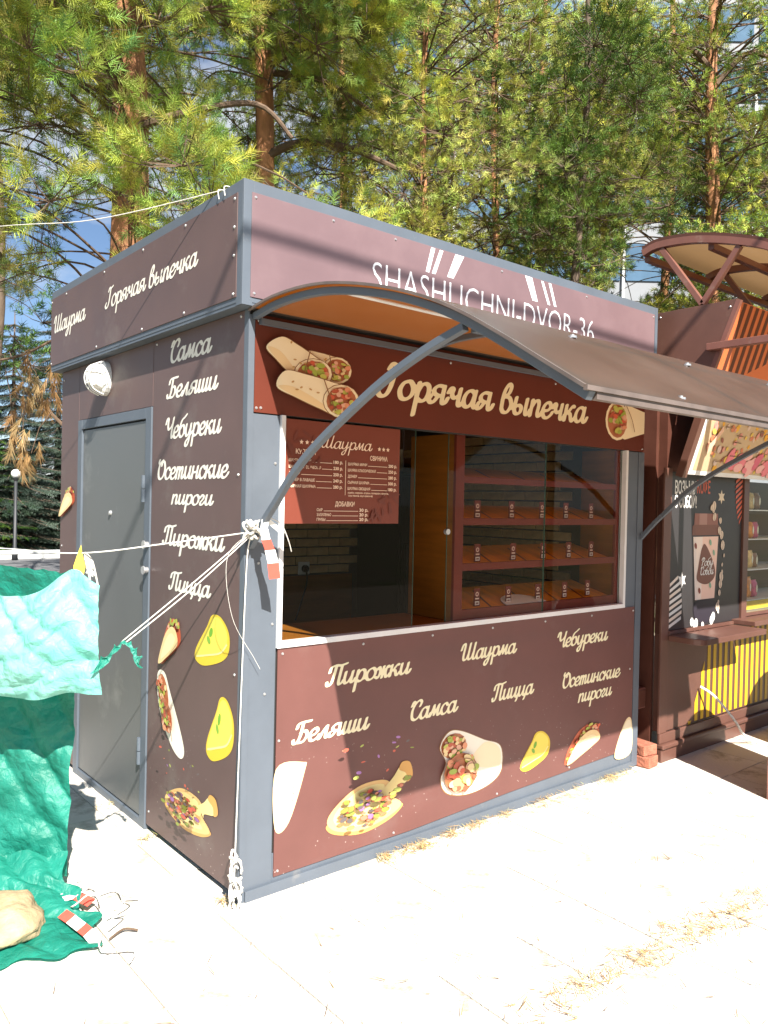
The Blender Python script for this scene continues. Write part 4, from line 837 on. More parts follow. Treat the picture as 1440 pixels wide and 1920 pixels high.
cloth('ground_skirt', skirt, 80, 80, tp)
def twist(name, pts, w0, w1):
    q = catmull(pts, 7); n = len(q); vs = []
    for i, p in enumerate(q):
        a = i*.55; w = w0+(w1-w0)*i/(n-1); d = Vector((.6*math.cos(a), .3*math.sin(a), math.sin(a+.6))).normalized()*w/2; e = Vector((-.64, -.77, 0))*w*.25*math.sin(i*1.3)
        vs += [p-d, p+e, p+d]
    MB().add(vs, [(3*i+k, 3*i+k+1, 3*i+k+4, 3*i+k+3) for i in range(n-1) for k in (0, 1)]).build(name, 'tarp', tp)
twist('twisted_corner', [(-.53, .15, .97), (-.47, .14, 1.03), (-.437, .137, 1.06)], .05, .018)
twist('twisted_corner', [(-.437, .137, 1.064), (-.415, .11, 1.055), (-.398, .09, 1.02), (-.393, .073, .985)], .016, .04)
def rope(name, pts, r, label, m='rope', n=6, cat='cord', sub=8):
    return tag(MB().tube(catmull(pts, sub), r, n).build(name, m, smooth=True), label, cat)
KN = Vector((-.012, -.075, 1.478))
rope('tie_cord', [KN, (-.27, .14, 1.425), (-.525, .345, 1.382), (-.695, .811, 1.377), (-1.131, 2.083, 1.362)], .0029, 'white cord stretched level from the awning brace past the kiosk door')
rope('tie_cord', [KN, (-.22, .03, 1.27), (-.437, .137, 1.062)], .0026, 'doubled white cord slanting down from the awning brace to the tarp corner')
rope('tie_cord', [KN+Vector((.004, .006, -.008)), (-.215, .037, 1.25), (-.432, .133, 1.053)], .0026, 'lower strand of the doubled cord slanting to the tarp corner')
rope('tie_cord', [KN, (-.008, -.03, 1.38), (-.012, -.016, 1.0), (-.02, -.012, .5), (-.03, -.014, .08)], .0028, 'white cord hanging straight down along the kiosk corner post')
rope('tie_cord', [KN, (-.1, -.04, 1.38), (-.07, -.03, 1.15), (.03, -.03, .98), (.06, -.03, .93)], .0009, 'thin loose cord end dangling beside the corner post')
rope('roof_cord', [(-.05, .10, 2.84), (-.06, .19, 2.846), (-.3, .9, 2.86), (-.524, 1.602, 2.955), (-.85, 3.2, 3.2)], .0022, 'white cord running from the kiosk roof edge across the pines')
rk = thing('cord_knot', 'white cord wound round the roof edge near the corner', 'knot', (-.06, .13, 2.84)); mb = MB(); r3 = random.Random(5)
for i in range(2): mb.tube(catmull([(-.07, .09+i*.05, 2.80), (-.07, .095+i*.05, 2.838), (-.03, .1+i*.05, 2.839), (-.015, .105+i*.05, 2.80)], 4), .0022, 5)
mb.build('windings', 'rope', rk)
kn = thing('cord_knot', 'bulky white knot on the lower end of the awning brace', 'knot', KN)
mb = MB()
for i in range(9):
    a = r3.uniform(0, 6.28); c = KN+Vector((r3.uniform(-.02, .03), r3.uniform(-.02, .02), r3.uniform(-.02, .03)))
    mb.tube(catmull([c+Vector((.02*math.cos(a+k*1.3), .018*math.sin(a+k*1.3), .016*math.sin(k*2+i))) for k in range(6)], 4), .006, 6)
mb.build('windings', 'rope', kn, smooth=True)
def ribbon(mb, pts, w, wd, col=None):
    q = catmull(pts, 6); wd = Vector(wd).normalized(); n = len(q); vs = []
    for i, p in enumerate(q): vs += [p-wd*w/2, p+wd*w/2]
    mb.add(vs, [(2*i, 2*i+1, 2*i+3, 2*i+2) for i in range(n-1)], col); return mb
tpe = thing('barrier_tape', 'red and white barrier tape strip dangling from the awning brace', 'tape', (.02, -.11, 1.5))
segs = [(.02, -.115, 1.53), (.01, -.12, 1.49), (.015, -.13, 1.45), (.03, -.135, 1.41), (.042, -.14, 1.36), (.05, -.142, 1.30)]
for i, m_ in enumerate(('white', 'white', 'red', 'white', 'red')): ribbon(MB(), segs[i:i+2], .028+.004*i, (.8, -.5, .1)).build('tape_piece', m_, tpe)
ribbon(MB(), [(.02, -.115, 1.53), (.06, -.12, 1.50), (.1, -.12, 1.47)], .018, (.3, -.3, .8)).build('tape_piece', 'white', tpe)
MB().tube(catmull([(.03, -.12, 1.535), (.08, -.13, 1.51), (.12, -.12, 1.45), (.15, -.1, 1.40)], 5), .002, 5).build('thread', 'rope', tpe)
cb = thing('cord_bundle', 'frayed white cord bundle tied at the foot of the corner post', 'cord', (-.03, -.02, 0)); mb = MB()
for i in range(12):
    z0 = r3.uniform(.05, .2); a = r3.uniform(0, 6.28)
    mb.tube(catmull([(-.03+.012*math.cos(a), -.02+.012*math.sin(a), z0), (-.03+.03*math.cos(a+1.5), -.024+.022*math.sin(a+1.5), z0+.03), (-.03+.02*math.cos(a+3), -.024+.02*math.sin(a+3), z0+.01), (-.03+.03*math.cos(a+4), -.03, z0-.04)], 4), .0042, 5)
for i in range(4): mb.tube(catmull([(-.03, -.022, .08), (-.04+r3.uniform(-.02, .03), -.04, .04), (-.05+r3.uniform(-.05, .05), -.05-r3.uniform(0, .06), .004)], 4), .003, 5)
mb.build('strands', 'rope', cb, smooth=True)
yr = thing('yellow_rag', 'yellow rag and frayed white ends tied on the cord over the tarp', 'rag', (-.53, .33, 1.3)); mb = MB()
mb.add([(-.524, .336, 1.415), (-.52, .335, 1.385), (-.533, .342, 1.385), (-.512, .32, 1.33), (-.548, .345, 1.335), (-.52, .318, 1.295), (-.55, .34, 1.285)], [(0, 2, 1), (1, 2, 4, 3), (3, 4, 6, 5)]); mb.build('rag', 'yellow', yr); mb = MB()
for i in range(7): mb.tube(catmull([(-.51, .335, 1.385), (-.5+r3.uniform(-.01, .02), .33, 1.35), (-.49+r3.uniform(-.02, .03), .32, 1.28+r3.uniform(-.05, .03))], 4), .0032, 5)
mb.build('frayed_ends', 'rope', yr)
# stone, tapes and cord tangle at the foot of the tarp
bm = bmesh.new(); bmesh.ops.create_icosphere(bm, subdivisions=4, radius=1)
for v in bm.verts:
    p = v.co.copy(); k = 1+.2*mnoise.noise(p*1.5+Vector((4, 2, 1)))+.1*abs(mnoise.noise(p*3.3))+.05*mnoise.noise(p*9)
    v.co = Vector((p.x*.16*k, p.y*.18*k, max(-.5, p.z*.9)*.085*k+.04))
me = bpy.data.meshes.new('stone'); bm.to_mesh(me); bm.free(); me.materials.append(M['stone'])
for q in me.polygons: q.use_smooth = True
o = bpy.data.objects.new('stone', me); o.location = (-.8, .34, .01); link(o); tag(o, 'pale yellow stone weighing down the turquoise tarp', 'stone')
tg = thing('cord_tangle', 'tangle of white cord with red striped tape at the foot of the tarp', 'cord', (-.5, .2, 0)); mb = MB()
for i in range(9):
    c = Vector((-.50+r3.uniform(-.04, .04), .26+r3.uniform(-.25, .2), .02+r3.uniform(0, .06))); a = r3.uniform(0, 6.28); l = r3.uniform(.03, .1)
    mb.tube(catmull([c, c+Vector((l*math.cos(a), l*math.sin(a), r3.uniform(0, .05))), c+Vector((l*1.5*math.cos(a+.8), l*1.5*math.sin(a+.8), r3.uniform(-.01, .03))), c+Vector((l*2*math.cos(a+.5), l*2*math.sin(a+.5), -.01))], 4), .003, 5)
mb.build('strands', 'rope', tg, smooth=True)
for i, (p0, p1, m_) in enumerate((((-.6, .25, .05), (-.585, .2, .045), 'red'), ((-.585, .2, .045), (-.57, .13, .04), 'white'), ((-.57, .13, .04), (-.56, .09, .035), 'red'), ((-.56, .09, .035), (-.55, .02, .02), 'white'), ((-.62, .36, .05), (-.52, .33, .06), 'white'), ((-.52, .33, .06), (-.48, .28, .04), 'red'))):
    ribbon(MB(), [p0, p1], .05, (.8, .5, .1)).build('tape_piece', m_, tg)
rope('twig', [(-.5, .04, .012), (-.44, .06, .02), (-.40, .03, .016)], .004, 'small dry twig lying by the cord tangle', 'twig', cat='twig')
# dry needles swept along the paving and against the kiosk
def litter(name, label, spots, n, seed, cols):
    r = np.random.default_rng(seed); mb = MB()
    for i in range(n):
        cx, cy, s = spots[r.integers(len(spots))]; x, y = cx+r.normal()*s, cy+r.normal()*s*.5; a = r.uniform(0, 3.14); l = r.uniform(.015, .05); z = .004+abs(r.normal())*.008; w = .0016
        dx, dy = math.cos(a)*l, math.sin(a)*l; px, py = -math.sin(a)*w, math.cos(a)*w
        mb.add([(x-dx+px, y-dy+py, z), (x-dx-px, y-dy-py, z+.001), (x+dx, y+dy, z+r.uniform(0, .02))], [(0, 1, 2)], cols[r.integers(len(cols))])
    o = mb.build(name, 'ink'); return tag(o, label, 'litter', kind='stuff')
DRY = [(.44, .27, .11), (.5, .36, .17), (.34, .2, .09), (.5, .42, .24)]
litter('dry_needles', 'dry brown needles swept into a line across the paving', [(1.68, -1.2, .12), (1.35, -1.25, .12)]+[(.4+1.4*k+r3.gauss(0, .05), -1.15-.1*k+r3.gauss(0, .035), r3.uniform(.03, .09)) for k in [r3.random() for _ in range(70)]], 520, 1, DRY)
litter('dry_grass', 'dry straw and needles along the foot of the kiosk front', [(r3.uniform(.5, 2.7), -.025-abs(r3.gauss(0, .02)), r3.uniform(.015, .09)) for i in range(16)]+[(1.75, -.06, .05), (2.6, -.05, .06), (-.03, .05, .03), (-.03, .8, .03), (-.04, 1.3, .04)], 600, 2, DRY+[(.45, .42, .16)])
litter('scattered_needles', 'single dry needles and crumbs scattered over the pale paving', [(x*.5-1, y*.4-2, .3) for x in range(9) for y in range(5)], 420, 3, [(.2, .12, .06), (.15, .1, .07), (.35, .24, .1)])
for x0, x1, h_, w_ in ((2.93, 3.52, 1.0, 'beside the post'), (3.8, 4.7, 1.15, 'farther from the post')):
    bd = thing('pavement_board', f'round-topped brown board in front of the stall, {w_}', 'board', (x0, -.8, 0)); c_ = (x0+x1)/2; r_ = (x1-x0)/2
    mb = MB(); mb.prism([(x0, -.79, .02), (x1, -.79, .02), (x1, -.79, h_-r_)]+[(c_+r_*math.cos(t), -.79, h_-r_+r_*math.sin(t)) for t in [i*math.pi/14 for i in range(1, 14)]]+[(x0, -.79, h_-r_)], (0, .02, 0)); mb.build('panel', 'nbrown', bd)
    for xx in (x0+.06, x1-.06): MB().box(xx-.015, xx+.015, -.83, -.74, 0, .02).build('foot', 'ndark', bd)
# overhead wire crossing above the square
tag(MB().tube([(-30, -3.42, 6.4), (-1.06, -3.45, 6.08), (30, -3.5, 5.4)], .016, 6).build('overhead_wire', 'black'), 'black overhead wire crossing above the square', 'wire')
# ================================================================= trees
def tuft_tpl(n, L, nl, w, seed, spread=(45, 88)):
    r = np.random.default_rng(seed); T = np.zeros((n, 3, 3))
    for i in range(n):
        h = L*(i+.5)/n; a = i*2.39996+r.uniform(-.3, .3); t = R(r.uniform(*spread))*(1-.45*(i/n)); l = nl*r.uniform(.8, 1.15)
        d = np.array([math.sin(t)*math.cos(a), math.sin(t)*math.sin(a), math.cos(t)]); s = np.cross(d, [math.cos(a+1.2), math.sin(a+1.2), .4]); s /= np.linalg.norm(s)+1e-9
        b = np.array([0, 0, h]); T[i] = [b+s*w/2, b-s*w/2, b+d*l]
    return T
def place_tufts(pos, dirs, scl, tpls, seed, cols, jit=.22, mult=None):
    r = np.random.default_rng(seed); n = len(pos); pos = np.array(pos); d = np.array(dirs); d /= np.linalg.norm(d, axis=1)[:, None]+1e-9
    ref = np.where(np.abs(d[:, 2:3]) < .9, np.array([[0, 0, 1.]]), np.array([[1., 0, 0]])); a = np.cross(d, ref); a /= np.linalg.norm(a, axis=1)[:, None]; b = np.cross(d, a)
    ph = r.uniform(0, 6.28, n); a2 = a*np.cos(ph)[:, None]+b*np.sin(ph)[:, None]; b2 = np.cross(d, a2)
    Rm = np.stack([a2, b2, d], -1); which = r.integers(0, len(tpls), n); V = []; C = []
    cols = np.array(cols); base = cols[r.integers(0, len(cols), n)]*r.uniform(1-jit, 1+jit, (n, 1))
    if mult is not None: base = base*np.array(mult)
    for k, T in enumerate(tpls):
        m = which == k
        if not m.any(): continue
        P_ = np.einsum('nij,fkj->nfki', Rm[m], T)*np.array(scl)[m][:, None, None, None]+pos[m][:, None, None, :]
        V.append(P_.reshape(-1, 3)); C.append(np.repeat(base[m], T.shape[0], 0)*r.uniform(.8, 1.2, (m.sum()*T.shape[0], 1)))
    return np.concatenate(V), np.concatenate(C)
def tri_mesh(name, V, C, mat_):
    me = bpy.data.meshes.new(name); nf = len(V)//3
    me.vertices.add(len(V)); me.vertices.foreach_set('co', V.astype('f').ravel())
    me.loops.add(len(V)); me.loops.foreach_set('vertex_index', np.arange(len(V), dtype='i'))
    me.polygons.add(nf); me.polygons.foreach_set('loop_start', np.arange(nf, dtype='i')*3)
    at = me.attributes.new('Col', 'FLOAT_COLOR', 'FACE'); at.data.foreach_set('color', np.concatenate([C, np.ones((nf, 1))], 1).astype('f').ravel())
    me.materials.append(mat_); me.update(calc_edges=True); return me
CAMP = Vector((-1.575, -2.745, 1.6))
# open sight lines: gaps in the crowns where trunks and sky show
GAPS = [((2.53, 4.3, 5.1), .22), ((2.56, 4.25, 5.35), .12), ((8.86, 2.95, 5.75), .25), ((.86, 3.72, 3.25), .24), ((.88, 3.72, 4.75), .12), ((30.6, 17.5, 12.1), 0.5), ((30.4, 17.7, 13.8), 0.5), ((29.9, 18.1, 11.5), 0.5), ((31.9, 16.6, 21.4), 0.3), ((33.9, 14.9, 23.1), 0.45), ((11.0, 33.8, 12.8), 0.6), ((15.3, 30.4, 21.6), 0.4)]
GAPS = [(Vector(g), r, (Vector(g)-CAMP).length) for g, r in GAPS]
def clear(p):
    for g, r, L in GAPS:
        d = (g-CAMP)/L; t = (p-CAMP).dot(d)
        if 3 < t < L+.1 and (p-CAMP-d*t).length < r*(.35+.65*t/L): return False
    if -.35 < p.x < 3.1 and -.4 < p.y < 2.55 and p.z < 3.0: return False
    if 2.7 < p.x < 6.6 and -1.3 < p.y < 2.5 and p.z < 3.4: return False
    return p.y > -.2+max(0, (1.5-p.x))*.9 or p.z > 4.5
GREENS = [(.33, .42, .065), (.37, .44, .075), (.27, .39, .07), (.45, .46, .08), (.18, .3, .08), (.37, .35, .09)]
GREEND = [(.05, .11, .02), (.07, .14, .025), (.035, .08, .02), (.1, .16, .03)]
GREENY = [(.4, .45, .085), (.44, .47, .1), (.33, .42, .08), (.47, .45, .11), (.36, .33, .11)]
TOT = [0]
def pine(label, x, y, h, r0, z0, z1, rad, ncl, seed, cols=GREENS, scale=1., nn=34, ntw=13, lean=(0, 0), limbs=(), bark='bark', nw=.0042, cr=.42, extra=(), zexp=1., droop=.35, group='pines behind the kiosks', name='pine_tree'):
    r = random.Random(seed); t = thing(name, label, 'tree', (x, y, -.06), group)
    def axis(z): k = max(0, z)/h; return Vector((x+lean[0]*k+.09*math.sin(z*.9+seed)*min(1, z/3), y+lean[1]*k+.09*math.cos(z*.8+seed)*min(1, z/3), z))
    def trad(z): return max(.012, r0*(1-.82*(max(0, z)/h)**.9))
    zs = [-.06+(h+.06)*i/26 for i in range(27)]; mb = MB(); mb.tube([axis(z) for z in zs], [trad(z)*(1.25 if z < .1 else 1)*(1+.06*r.uniform(-1, 1)) for z in zs], 12); mb.build('trunk', bark, t, smooth=True)
    wood = MB(); pos = []; dirs = []; sc = []; cl = []; mu = []
    for i in range(ncl):
        for _ in range(12):
            f = r.random()**zexp; z = z0+(z1-z0)*f; a = r.uniform(0, 6.283); prof = rad*(.55+.75*math.sin(math.pi*min(1, max(0, (1-f)*.8+.15)))); q = prof*math.sqrt(r.uniform(.06, 1))
            c = axis(z)+Vector((q*math.cos(a), q*math.sin(a), r.uniform(-.2, .2)))
            if clear(c): cl.append(c); break
    cl += [Vector(e) for e in extra]
    for c in cl:
        g_ = r.uniform(.55, 1.35); w_ = r.uniform(.85, 1.12); cmul = (g_*w_, g_, g_*(2-w_)); n0 = len(pos)
        base = axis(min(h*.97, max(.6, c.z+r.uniform(-.1, .5)*(1 if r.random() < .6 else -1)))); ax = axis(c.z); hd = (c-base); L = hd.length
        mid = base.lerp(c, .5)+Vector((r.uniform(-.1, .1), r.uniform(-.1, .1), droop*L*r.uniform(.1, .5)))
        lr = min(trad(base.z)*.4, .006+.0045*L)
        wood.tube(catmull([base, mid, c], 4), [lr*(1-.08*k) for k in range(9)], 5, cap=False)
        for k in range(int(4+4*L)):
            f = r.uniform(.3, .95); p = (1-f)**2*base+2*f*(1-f)*mid+f*f*c; d = Vector((r.gauss(0, 1), r.gauss(0, 1), r.gauss(.3, .7))).normalized(); e = p+d*r.uniform(.08, .26)
            if clear(e): wood.tube([p, e], [.003*scale, .002*scale], 3, cap=False); pos.append(e); dirs.append(d); sc.append(scale*r.uniform(.8, 1.2))
        out = Vector((c.x-ax.x, c.y-ax.y, 0)); out = out.normalized() if out.length > .05 else Vector((0, 0, 1))
        for k in range(ntw):
            d = Vector((r.gauss(0, 1), r.gauss(0, 1), r.gauss(.25, .55)))+out*.7; d.normalize(); l = cr*r.uniform(.45, 1.1)
            e = c+d*l; e.z -= .08*l; m2 = c.lerp(e, .55)+Vector((0, 0, -.06*l))
            if not clear(e): continue
            wood.tube([c, m2, e], [.0055*scale, .0045*scale, .003*scale], 3, cap=False)
            for s in range(4 if l > .5*cr else 3):
                tt = 1-.2*s; p = m2.lerp(e, max(0, (tt-.55)/.45)) if tt > .55 else c.lerp(m2, tt/.55)
                dd = (d+Vector((r.gauss(0, .55), r.gauss(0, .55), r.gauss(.18, .45)))*(0.45 if s == 0 else 1.1)).normalized()
                if s:
                    tip = p+dd*.09*scale; p = tip
                pos.append(p); dirs.append(dd); sc.append(scale*r.uniform(.8, 1.25))
        mu += [cmul]*(len(pos)-n0)
    for pts, rr in limbs: wood.tube(catmull(pts, 6), [rr*(1-.5*k/(6*(len(pts)-1))) for k in range(6*(len(pts)-1)+1)], 8)
    wood.build('limbs', 'twig' if bark == 'bark' else 'barkd', t)['kind'] = 'stuff'
    tp_ = [tuft_tpl(int(nn*(1.1 if seed < 30 else .74)), .095 if seed < 30 else .08, .08 if seed < 30 else .068, nw*(1.05 if seed < 30 else 1.25), seed*7+k) for k in range(3)]
    V, C = place_tufts(pos, dirs, sc, tp_, seed, cols, mult=mu); TOT[0] += len(V)//3
    o = bpy.data.objects.new('crown', tri_mesh('crown', V, C, M['needle'])); COL.objects.link(o); o.parent = t; o.matrix_parent_inverse = Matrix.Translation((-x, -y, .06)); o['kind'] = 'stuff'
    return t
# near pines, their limbs and crowns
A = pine('stout orange barked pine right behind the kiosk door side', .86, 3.72, 9.5, .25, 3.0, 6.6, 1.75, 80, 11, lean=(.15, .1), nn=36, nw=.0042, cr=.4,
     limbs=[([(.9, 3.7, 2.9), (.7, 3.5, 2.95), (.45, 3.4, 3.05), (.3, 3.3, 2.98)], .03), ([(.9, 3.7, 4.6), (1.3, 3.3, 4.75), (1.75, 3.0, 4.85), (2.0, 2.85, 4.6)], .035)],
     extra=[(-.15, 3.0, 4.6), (-.3, 3.1, 4.0), (-.35, 2.9, 5.1), (-.1, 2.9, 5.5), (.3, 2.6, 5.4), (.2, 2.6, 4.4), (.7, 2.6, 4.9), (.5, 2.7, 3.7), (.9, 2.6, 4.2), (1.0, 2.7, 3.5), (-.45, 3.2, 3.5), (-.2, 3.3, 3.2), (-.6, 3.2, 5.7), (.3, 3., 6.1), (.9, 2.8, 6.1), (-.75, 3.3, 4.3), (-.8, 3.2, 4.9), (-.9, 3.4, 5.4), (-.6, 3.0, 5.2), (-.5, 3.0, 4.5), (-1., 3.5, 6.0), (-.55, 3.4, 4.1), (-.95, 3.6, 4.6), (-.3, 3.0, 4.3), (-.6, 3.3, 4.7), (-.2, 2.9, 5.2), (-.4, 3.6, 3.8), (-1.1, 3.7, 5.1), (-.3, 3.2, 5.9), (-.7, 3.1, 3.9), (.0, 2.8, 4.9), (.4, 2.7, 5.0), (1.2, 2.8, 5.3), (.6, 2.9, 5.7), (.1, 2.9, 3.6), (-.1, 3.2, 6.4), (.6, 3.1, 6.5), (1.3, 3., 6.4)])
pine('orange barked pine behind the kiosk corner with a bent limb', 2.53, 4.3, 10.5, .17, 5.5, 8.0, 1.6, 80, 23, nn=34, nw=.0048, cr=.42,
     limbs=[([(2.55, 4.25, 5.05), (2.85, 4.05, 5.22), (3.25, 3.8, 5.22), (3.7, 3.45, 5.0)], .05), ([(2.55, 4.25, 5.9), (3.0, 3.9, 5.85), (3.5, 3.6, 5.55)], .035)],
     extra=[(2.6, 3.5, 6.0), (2.3, 3.5, 6.3), (3.0, 3.5, 6.2), (1.9, 3.8, 5.9), (2.8, 3.4, 6.7), (2.0, 3.6, 6.8), (3.3, 3.4, 6.6)])
pine('slim pine with fine yellowish needles behind the middle of the sign', 5.18, 4.70, 11, .085, 3.2, 8.0, 1.75, 115, 31, cols=GREENY, nn=26, scale=.86, nw=.0058, cr=.46)
pine('tall slim pine with yellowish needles behind the sign lettering', 6.2, 4.45, 12, .08, 3.4, 8.5, 1.7, 110, 37, cols=GREENY, nn=26, scale=.86, nw=.006, cr=.46)
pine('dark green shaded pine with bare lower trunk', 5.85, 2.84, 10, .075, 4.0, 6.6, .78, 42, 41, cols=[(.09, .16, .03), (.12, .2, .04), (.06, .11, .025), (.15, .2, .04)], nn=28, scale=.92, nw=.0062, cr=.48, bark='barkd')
pine('sunlit orange pine behind the arched stall canopy', 8.86, 2.95, 13, .155, 4.4, 8.6, 1.9, 165, 43, cols=GREENS, nn=26, scale=.92, nw=.0064, cr=.5, lean=(.15, -.05),
     limbs=[([(8.95, 2.9, 7.6), (8.6, 3.1, 7.95), (8.1, 3.4, 8.0)], .045), ([(8.95, 2.9, 7.5), (9.2, 2.6, 7.9), (9.6, 2.3, 7.8)], .045)])
pine('thin pale stemmed pine between the dark pine and the building', 8.6, 4.47, 12, .06, 3.0, 8.5, 1.3, 70, 47, cols=GREENY, nn=24, scale=.92, nw=.0066, cr=.46)
pine('pine at the edge behind the stall, fullest crown', 10.2, 1.6, 13, .13, 3.8, 9.0, 1.9, 115, 53, cols=GREENS, nn=24, scale=.95, nw=.007, cr=.52)
pine('pine in the second row above the kiosk sign', 6.4, 8.2, 14, .11, 3.2, 10.5, 2.1, 100, 59, cols=GREENS, nn=22, scale=1.1, nw=.0085, cr=.6)
pine('pine in the second row left of the bent limb', 3.2, 9.0, 14, .12, 6.4, 10.8, 1.7, 32, 61, cols=GREEND, nn=22, scale=1.1, nw=.0085, cr=.6)
pine('pine in the second row between sign and building', 10.2, 7.0, 15, .12, 3.0, 11, 2.2, 125, 67, cols=GREENS, nn=22, scale=1.15, nw=.009, cr=.62)
pine('shaded pine far behind the dark pine', 12.3, 5.6, 15, .13, 3.4, 11, 2.2, 85, 71, cols=GREEND, nn=20, scale=1.15, nw=.0095, cr=.64)
pine('shaded far pine beside the kiosk wall on the parking side', 1.2, 9.0, 11, .11, 3.4, 8.5, 1.2, 20, 73, cols=GREEND, nn=24, scale=1.2, nw=.0075, cr=.5, bark='barkd')
pine('young pine crown standing low behind the kiosk roof', 4.6, 5.6, 6.2, .06, 2.4, 6.0, 1.3, 60, 79, cols=GREENY, nn=24, scale=.86, nw=.0062, cr=.44)
# dead orange sprays hanging from the near pine
r4 = random.Random(9); pos = []; dirs = []; sc = []; wood = MB()
wood.tube(catmull([(.86, 3.7, 3.1), (.5, 3.75, 2.9), (.2, 3.9, 2.7), (-.1, 4.1, 2.62)], 6), .011, 6); wood.tube(catmull([(.86, 3.7, 1.9), (.55, 3.72, 2.1), (.3, 3.8, 2.35)], 5), .014, 6)
for (x, y, z, n_) in ((.24, 3.82, 2.30, 16), (.32, 3.75, 2.36, 14), (.2, 3.84, 2.0, 18), (.26, 3.8, 1.93, 14), (.39, 3.7, 2.46, 12), (.27, 3.8, 2.55, 10), (.14, 3.9, 2.2, 12)):
    top = Vector((x, y, z+.2)); tl = Vector((r4.gauss(0, .12), r4.gauss(0, .12), 0)); wood.tube([top+Vector((0, 0, .12))+tl, top+tl*.4, top+Vector((0, 0, -.2))], [.004, .003, .002], 4)
    for i in range(int(n_*.6)): pos.append(top+Vector((r4.gauss(0, .035), r4.gauss(0, .035), -r4.uniform(0, .3)))); dirs.append(Vector((r4.gauss(0, .35), r4.gauss(0, .35), -1))); sc.append(r4.uniform(.9, 1.3))
V, C = place_tufts(pos, dirs, sc, [tuft_tpl(34, .1, .085, .0048, 5, (15, 40))], 4, [(.34, .21, .09), (.3, .17, .07), (.38, .27, .13)])
o = bpy.data.objects.new('dead_sprays', tri_mesh('dead_sprays', V, C, M['needle'])); link(o, A); o['kind'] = 'stuff'; o['label'] = 'dead orange needle sprays hanging down'
wood.build('dead_twigs', 'twig', A)
def spruce(label, x, y, h, rad, seed, cols, sc_=1.):
    r = random.Random(seed); t = thing('spruce_tree', label, 'tree', (x, y, -.06), 'spruces beyond the road')
    MB().tube([(x, y, -.06), (x, y, h*.5), (x, y, h)], [.14, .08, .01], 10).build('trunk', 'barkd', t, smooth=True)
    pos = []; dirs = []; scl = []; wood = MB(); z = .35
    while z < h-.2:
        L = rad*(1-z/h)**.8+.15
        for k in range(9):
            a = r.uniform(0, 6.283); l = L*r.uniform(.75, 1.1); d = Vector((math.cos(a), math.sin(a), 0)); n_ = max(3, int(l/.13)); side = Vector((-d.y, d.x, 0))
            pts = [Vector((x, y, z))+d*l*q-Vector((0, 0, .35*l*q*(1-.35*q))) for q in (0, .33, .66, 1)]; wood.tube(pts, [.018, .014, .009, .004], 4, cap=False)
            for i in range(1, n_+1):
                q = i/n_; p = Vector((x, y, z))+d*l*q-Vector((0, 0, .35*l*q*(1-.35*q)))
                for s in (-1, 1):
                    for e in range(1+int(3*(1-q)*l)):
                        pp = p+side*s*(.08+.16*e); pp.z -= .03*(e+1); pos.append(pp); dirs.append(d*.7+side*s*.8+Vector((0, 0, r.uniform(-.35, .05)))); scl.append(sc_*r.uniform(.9, 1.3))
        z += r.uniform(.24, .34)
    wood.build('limbs', 'barkd', t); V, C = place_tufts(pos, dirs, scl, [tuft_tpl(16, .2, .06, .016, seed+k, (40, 75)) for k in range(2)], seed, cols); TOT[0] += len(V)//3
    o = bpy.data.objects.new('crown', tri_mesh('crown', V, C, M['needle'])); link(o, t); o['kind'] = 'stuff'
BLU = [(.05, .08, .06), (.07, .1, .075), (.04, .065, .04), (.1, .13, .1)]
spruce('bluish spruce with drooping boughs beside the kiosk wall edge', 4.9, 19.9+2.3, 7.0, 2.4, 3, BLU); spruce('dark spruce behind the globe lamp', 3.2, 21.6, 6.2, 2.2, 5, GREEND+BLU[:2]); spruce('spruce filling the gap far behind the lamp', 6.9, 24.5, 8, 2.6, 8, BLU)
spruce('spruce at the picture edge beyond the kerb', 1.4, 23.5, 8, 2.6, 13, GREEND)
# bright lime shrub in the sun beyond the spruces
r5 = random.Random(2); pos = []; dirs = []; scl = []
for i in range(500):
    d = Vector((r5.gauss(0, 1), r5.gauss(0, 1), r5.gauss(0, 1))).normalized(); pos.append(Vector((4.9, 26.5, 1.7))+Vector((d.x*2.2, d.y*1.0, d.z*1.5))*r5.uniform(.6, 1)); dirs.append(d); scl.append(1.6)
t = thing('leafy_shrub', 'bright lime green shrub glowing between the spruces', 'shrub', (4.9, 26.5, -.06))
V, C = place_tufts(pos, dirs, scl, [tuft_tpl(16, .2, .1, .05, 4, (40, 80))], 6, [(.12, .3, .03), (.16, .36, .05)])
o = bpy.data.objects.new('crown', tri_mesh('crown', V, C, M['needle'])); link(o, t); o['kind'] = 'stuff'; MB().tube([(4.9, 26.5, -.06), (4.9, 26.5, 1.5)], .05, 8).build('trunk', 'barkd', t)
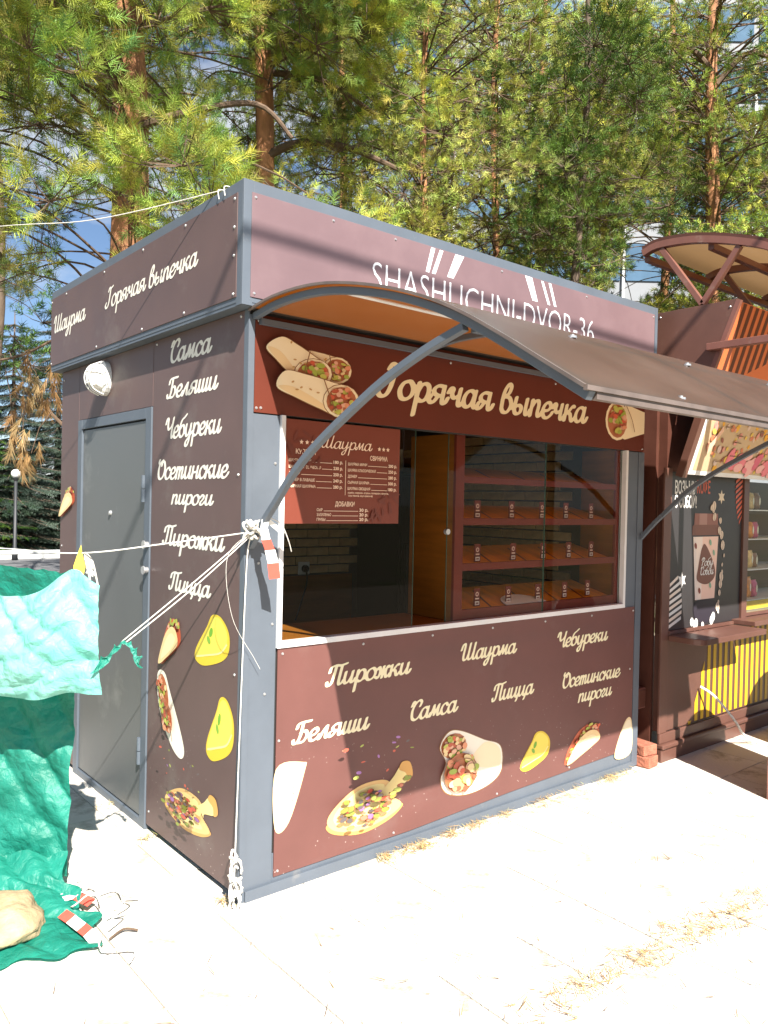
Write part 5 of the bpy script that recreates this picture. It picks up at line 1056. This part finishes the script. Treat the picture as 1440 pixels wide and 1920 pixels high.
# globe lamp by the road
gl = thing('street_lamp', 'white globe lamp on a dark post beyond the road', 'street lamp', (4.05, 18.6, -.04))
MB().tube([(4.05, 18.6, -.05), (4.05, 18.6, .25), (4.05, 18.6, .3), (4.05, 18.6, 1.95)], [.07, .07, .045, .04], 12).build('post', 'iron', gl, smooth=True); MB().tube([(4.05, 18.6, 1.95), (4.05, 18.6, 2.02)], [.04, .085], 12).build('collar', 'iron', gl)
bm = bmesh.new(); bmesh.ops.create_uvsphere(bm, u_segments=24, v_segments=16, radius=.115); bmesh.ops.translate(bm, verts=bm.verts, vec=(4.05, 18.6, 2.14)); me = bpy.data.meshes.new('globe'); bm.to_mesh(me); bm.free(); me.materials.append(M['white'])
for q in me.polygons: q.use_smooth = True
link(bpy.data.objects.new('globe', me), gl)
rl = thing('barrier_rail', 'low white rail along the far side of the road', 'rail', (4, 17.3, 0))
MB().tube([(-6, 17.5, .24), (14, 17.0, .24)], .05, 8).build('bar', 'white', rl)
for x in (-4, -1, 2, 5, 8, 11): MB().tube([(x, 17.45-.025*(x+6), -.05), (x, 17.45-.025*(x+6), .2)], .035, 8).build('post', 'white', rl)
# office tower behind the pines
M['facade'] = P('pale_facade', (.2, .21, .225), .6, var=.05); M['towerglass'] = P('tower_glass', (.1, .17, .24), .12, metal=.35, var=.2, vscale=.4)
tw = thing('office_tower', 'pale office tower with blue glass bands behind the pines', 'building', (44, 24, 0))
ang = math.atan2(-.64, .77); U = Vector((.77, -.64, 0)); BO = Vector((27, 27, 0)); TFR = Frame(BO, U, (0, 0, 1)); NB = TFR.n
def tb(name, m, a0, a1, b0, b1, d0, d1, parent):
    mb = MB(); mb.prism([TFR.p(a0, b0, d0), TFR.p(a1, b0, d0), TFR.p(a1, b1, d0), TFR.p(a0, b1, d0)], NB*(d1-d0)); return mb.build(name, m, parent)
tb('wall', 'facade', 0, 30, -.06, 44, -12, 0, tw)
pane = MB().box(-.95, .95, -.06, .0, -.95, .95).mesh('window', M['towerglass']); mull = MB().box(-.06, .06, -.2, .0, -1.5, 1.5).mesh('mullion', M['alu'])
for f in range(13):
    for c in range(13):
        o = bpy.data.objects.new('window', pane); p = TFR.p(1.4+c*2.2, 1.9+f*3.1, .02); o.location = p; o.rotation_euler = (0, 0, ang); COL.objects.link(o); o.parent = tw; o.matrix_parent_inverse = Matrix.Translation((-44, -24, 0))
    if f % 2 == 0 and f < 8:
        for c in range(14):
            o = bpy.data.objects.new('mullion', mull); o.location = TFR.p(.3+c*2.2, 1.9+f*3.1, .03); o.rotation_euler = (0, 0, ang); o.scale = (1, 1, 2); COL.objects.link(o); o.parent = tw; o.matrix_parent_inverse = Matrix.Translation((-44, -24, 0))
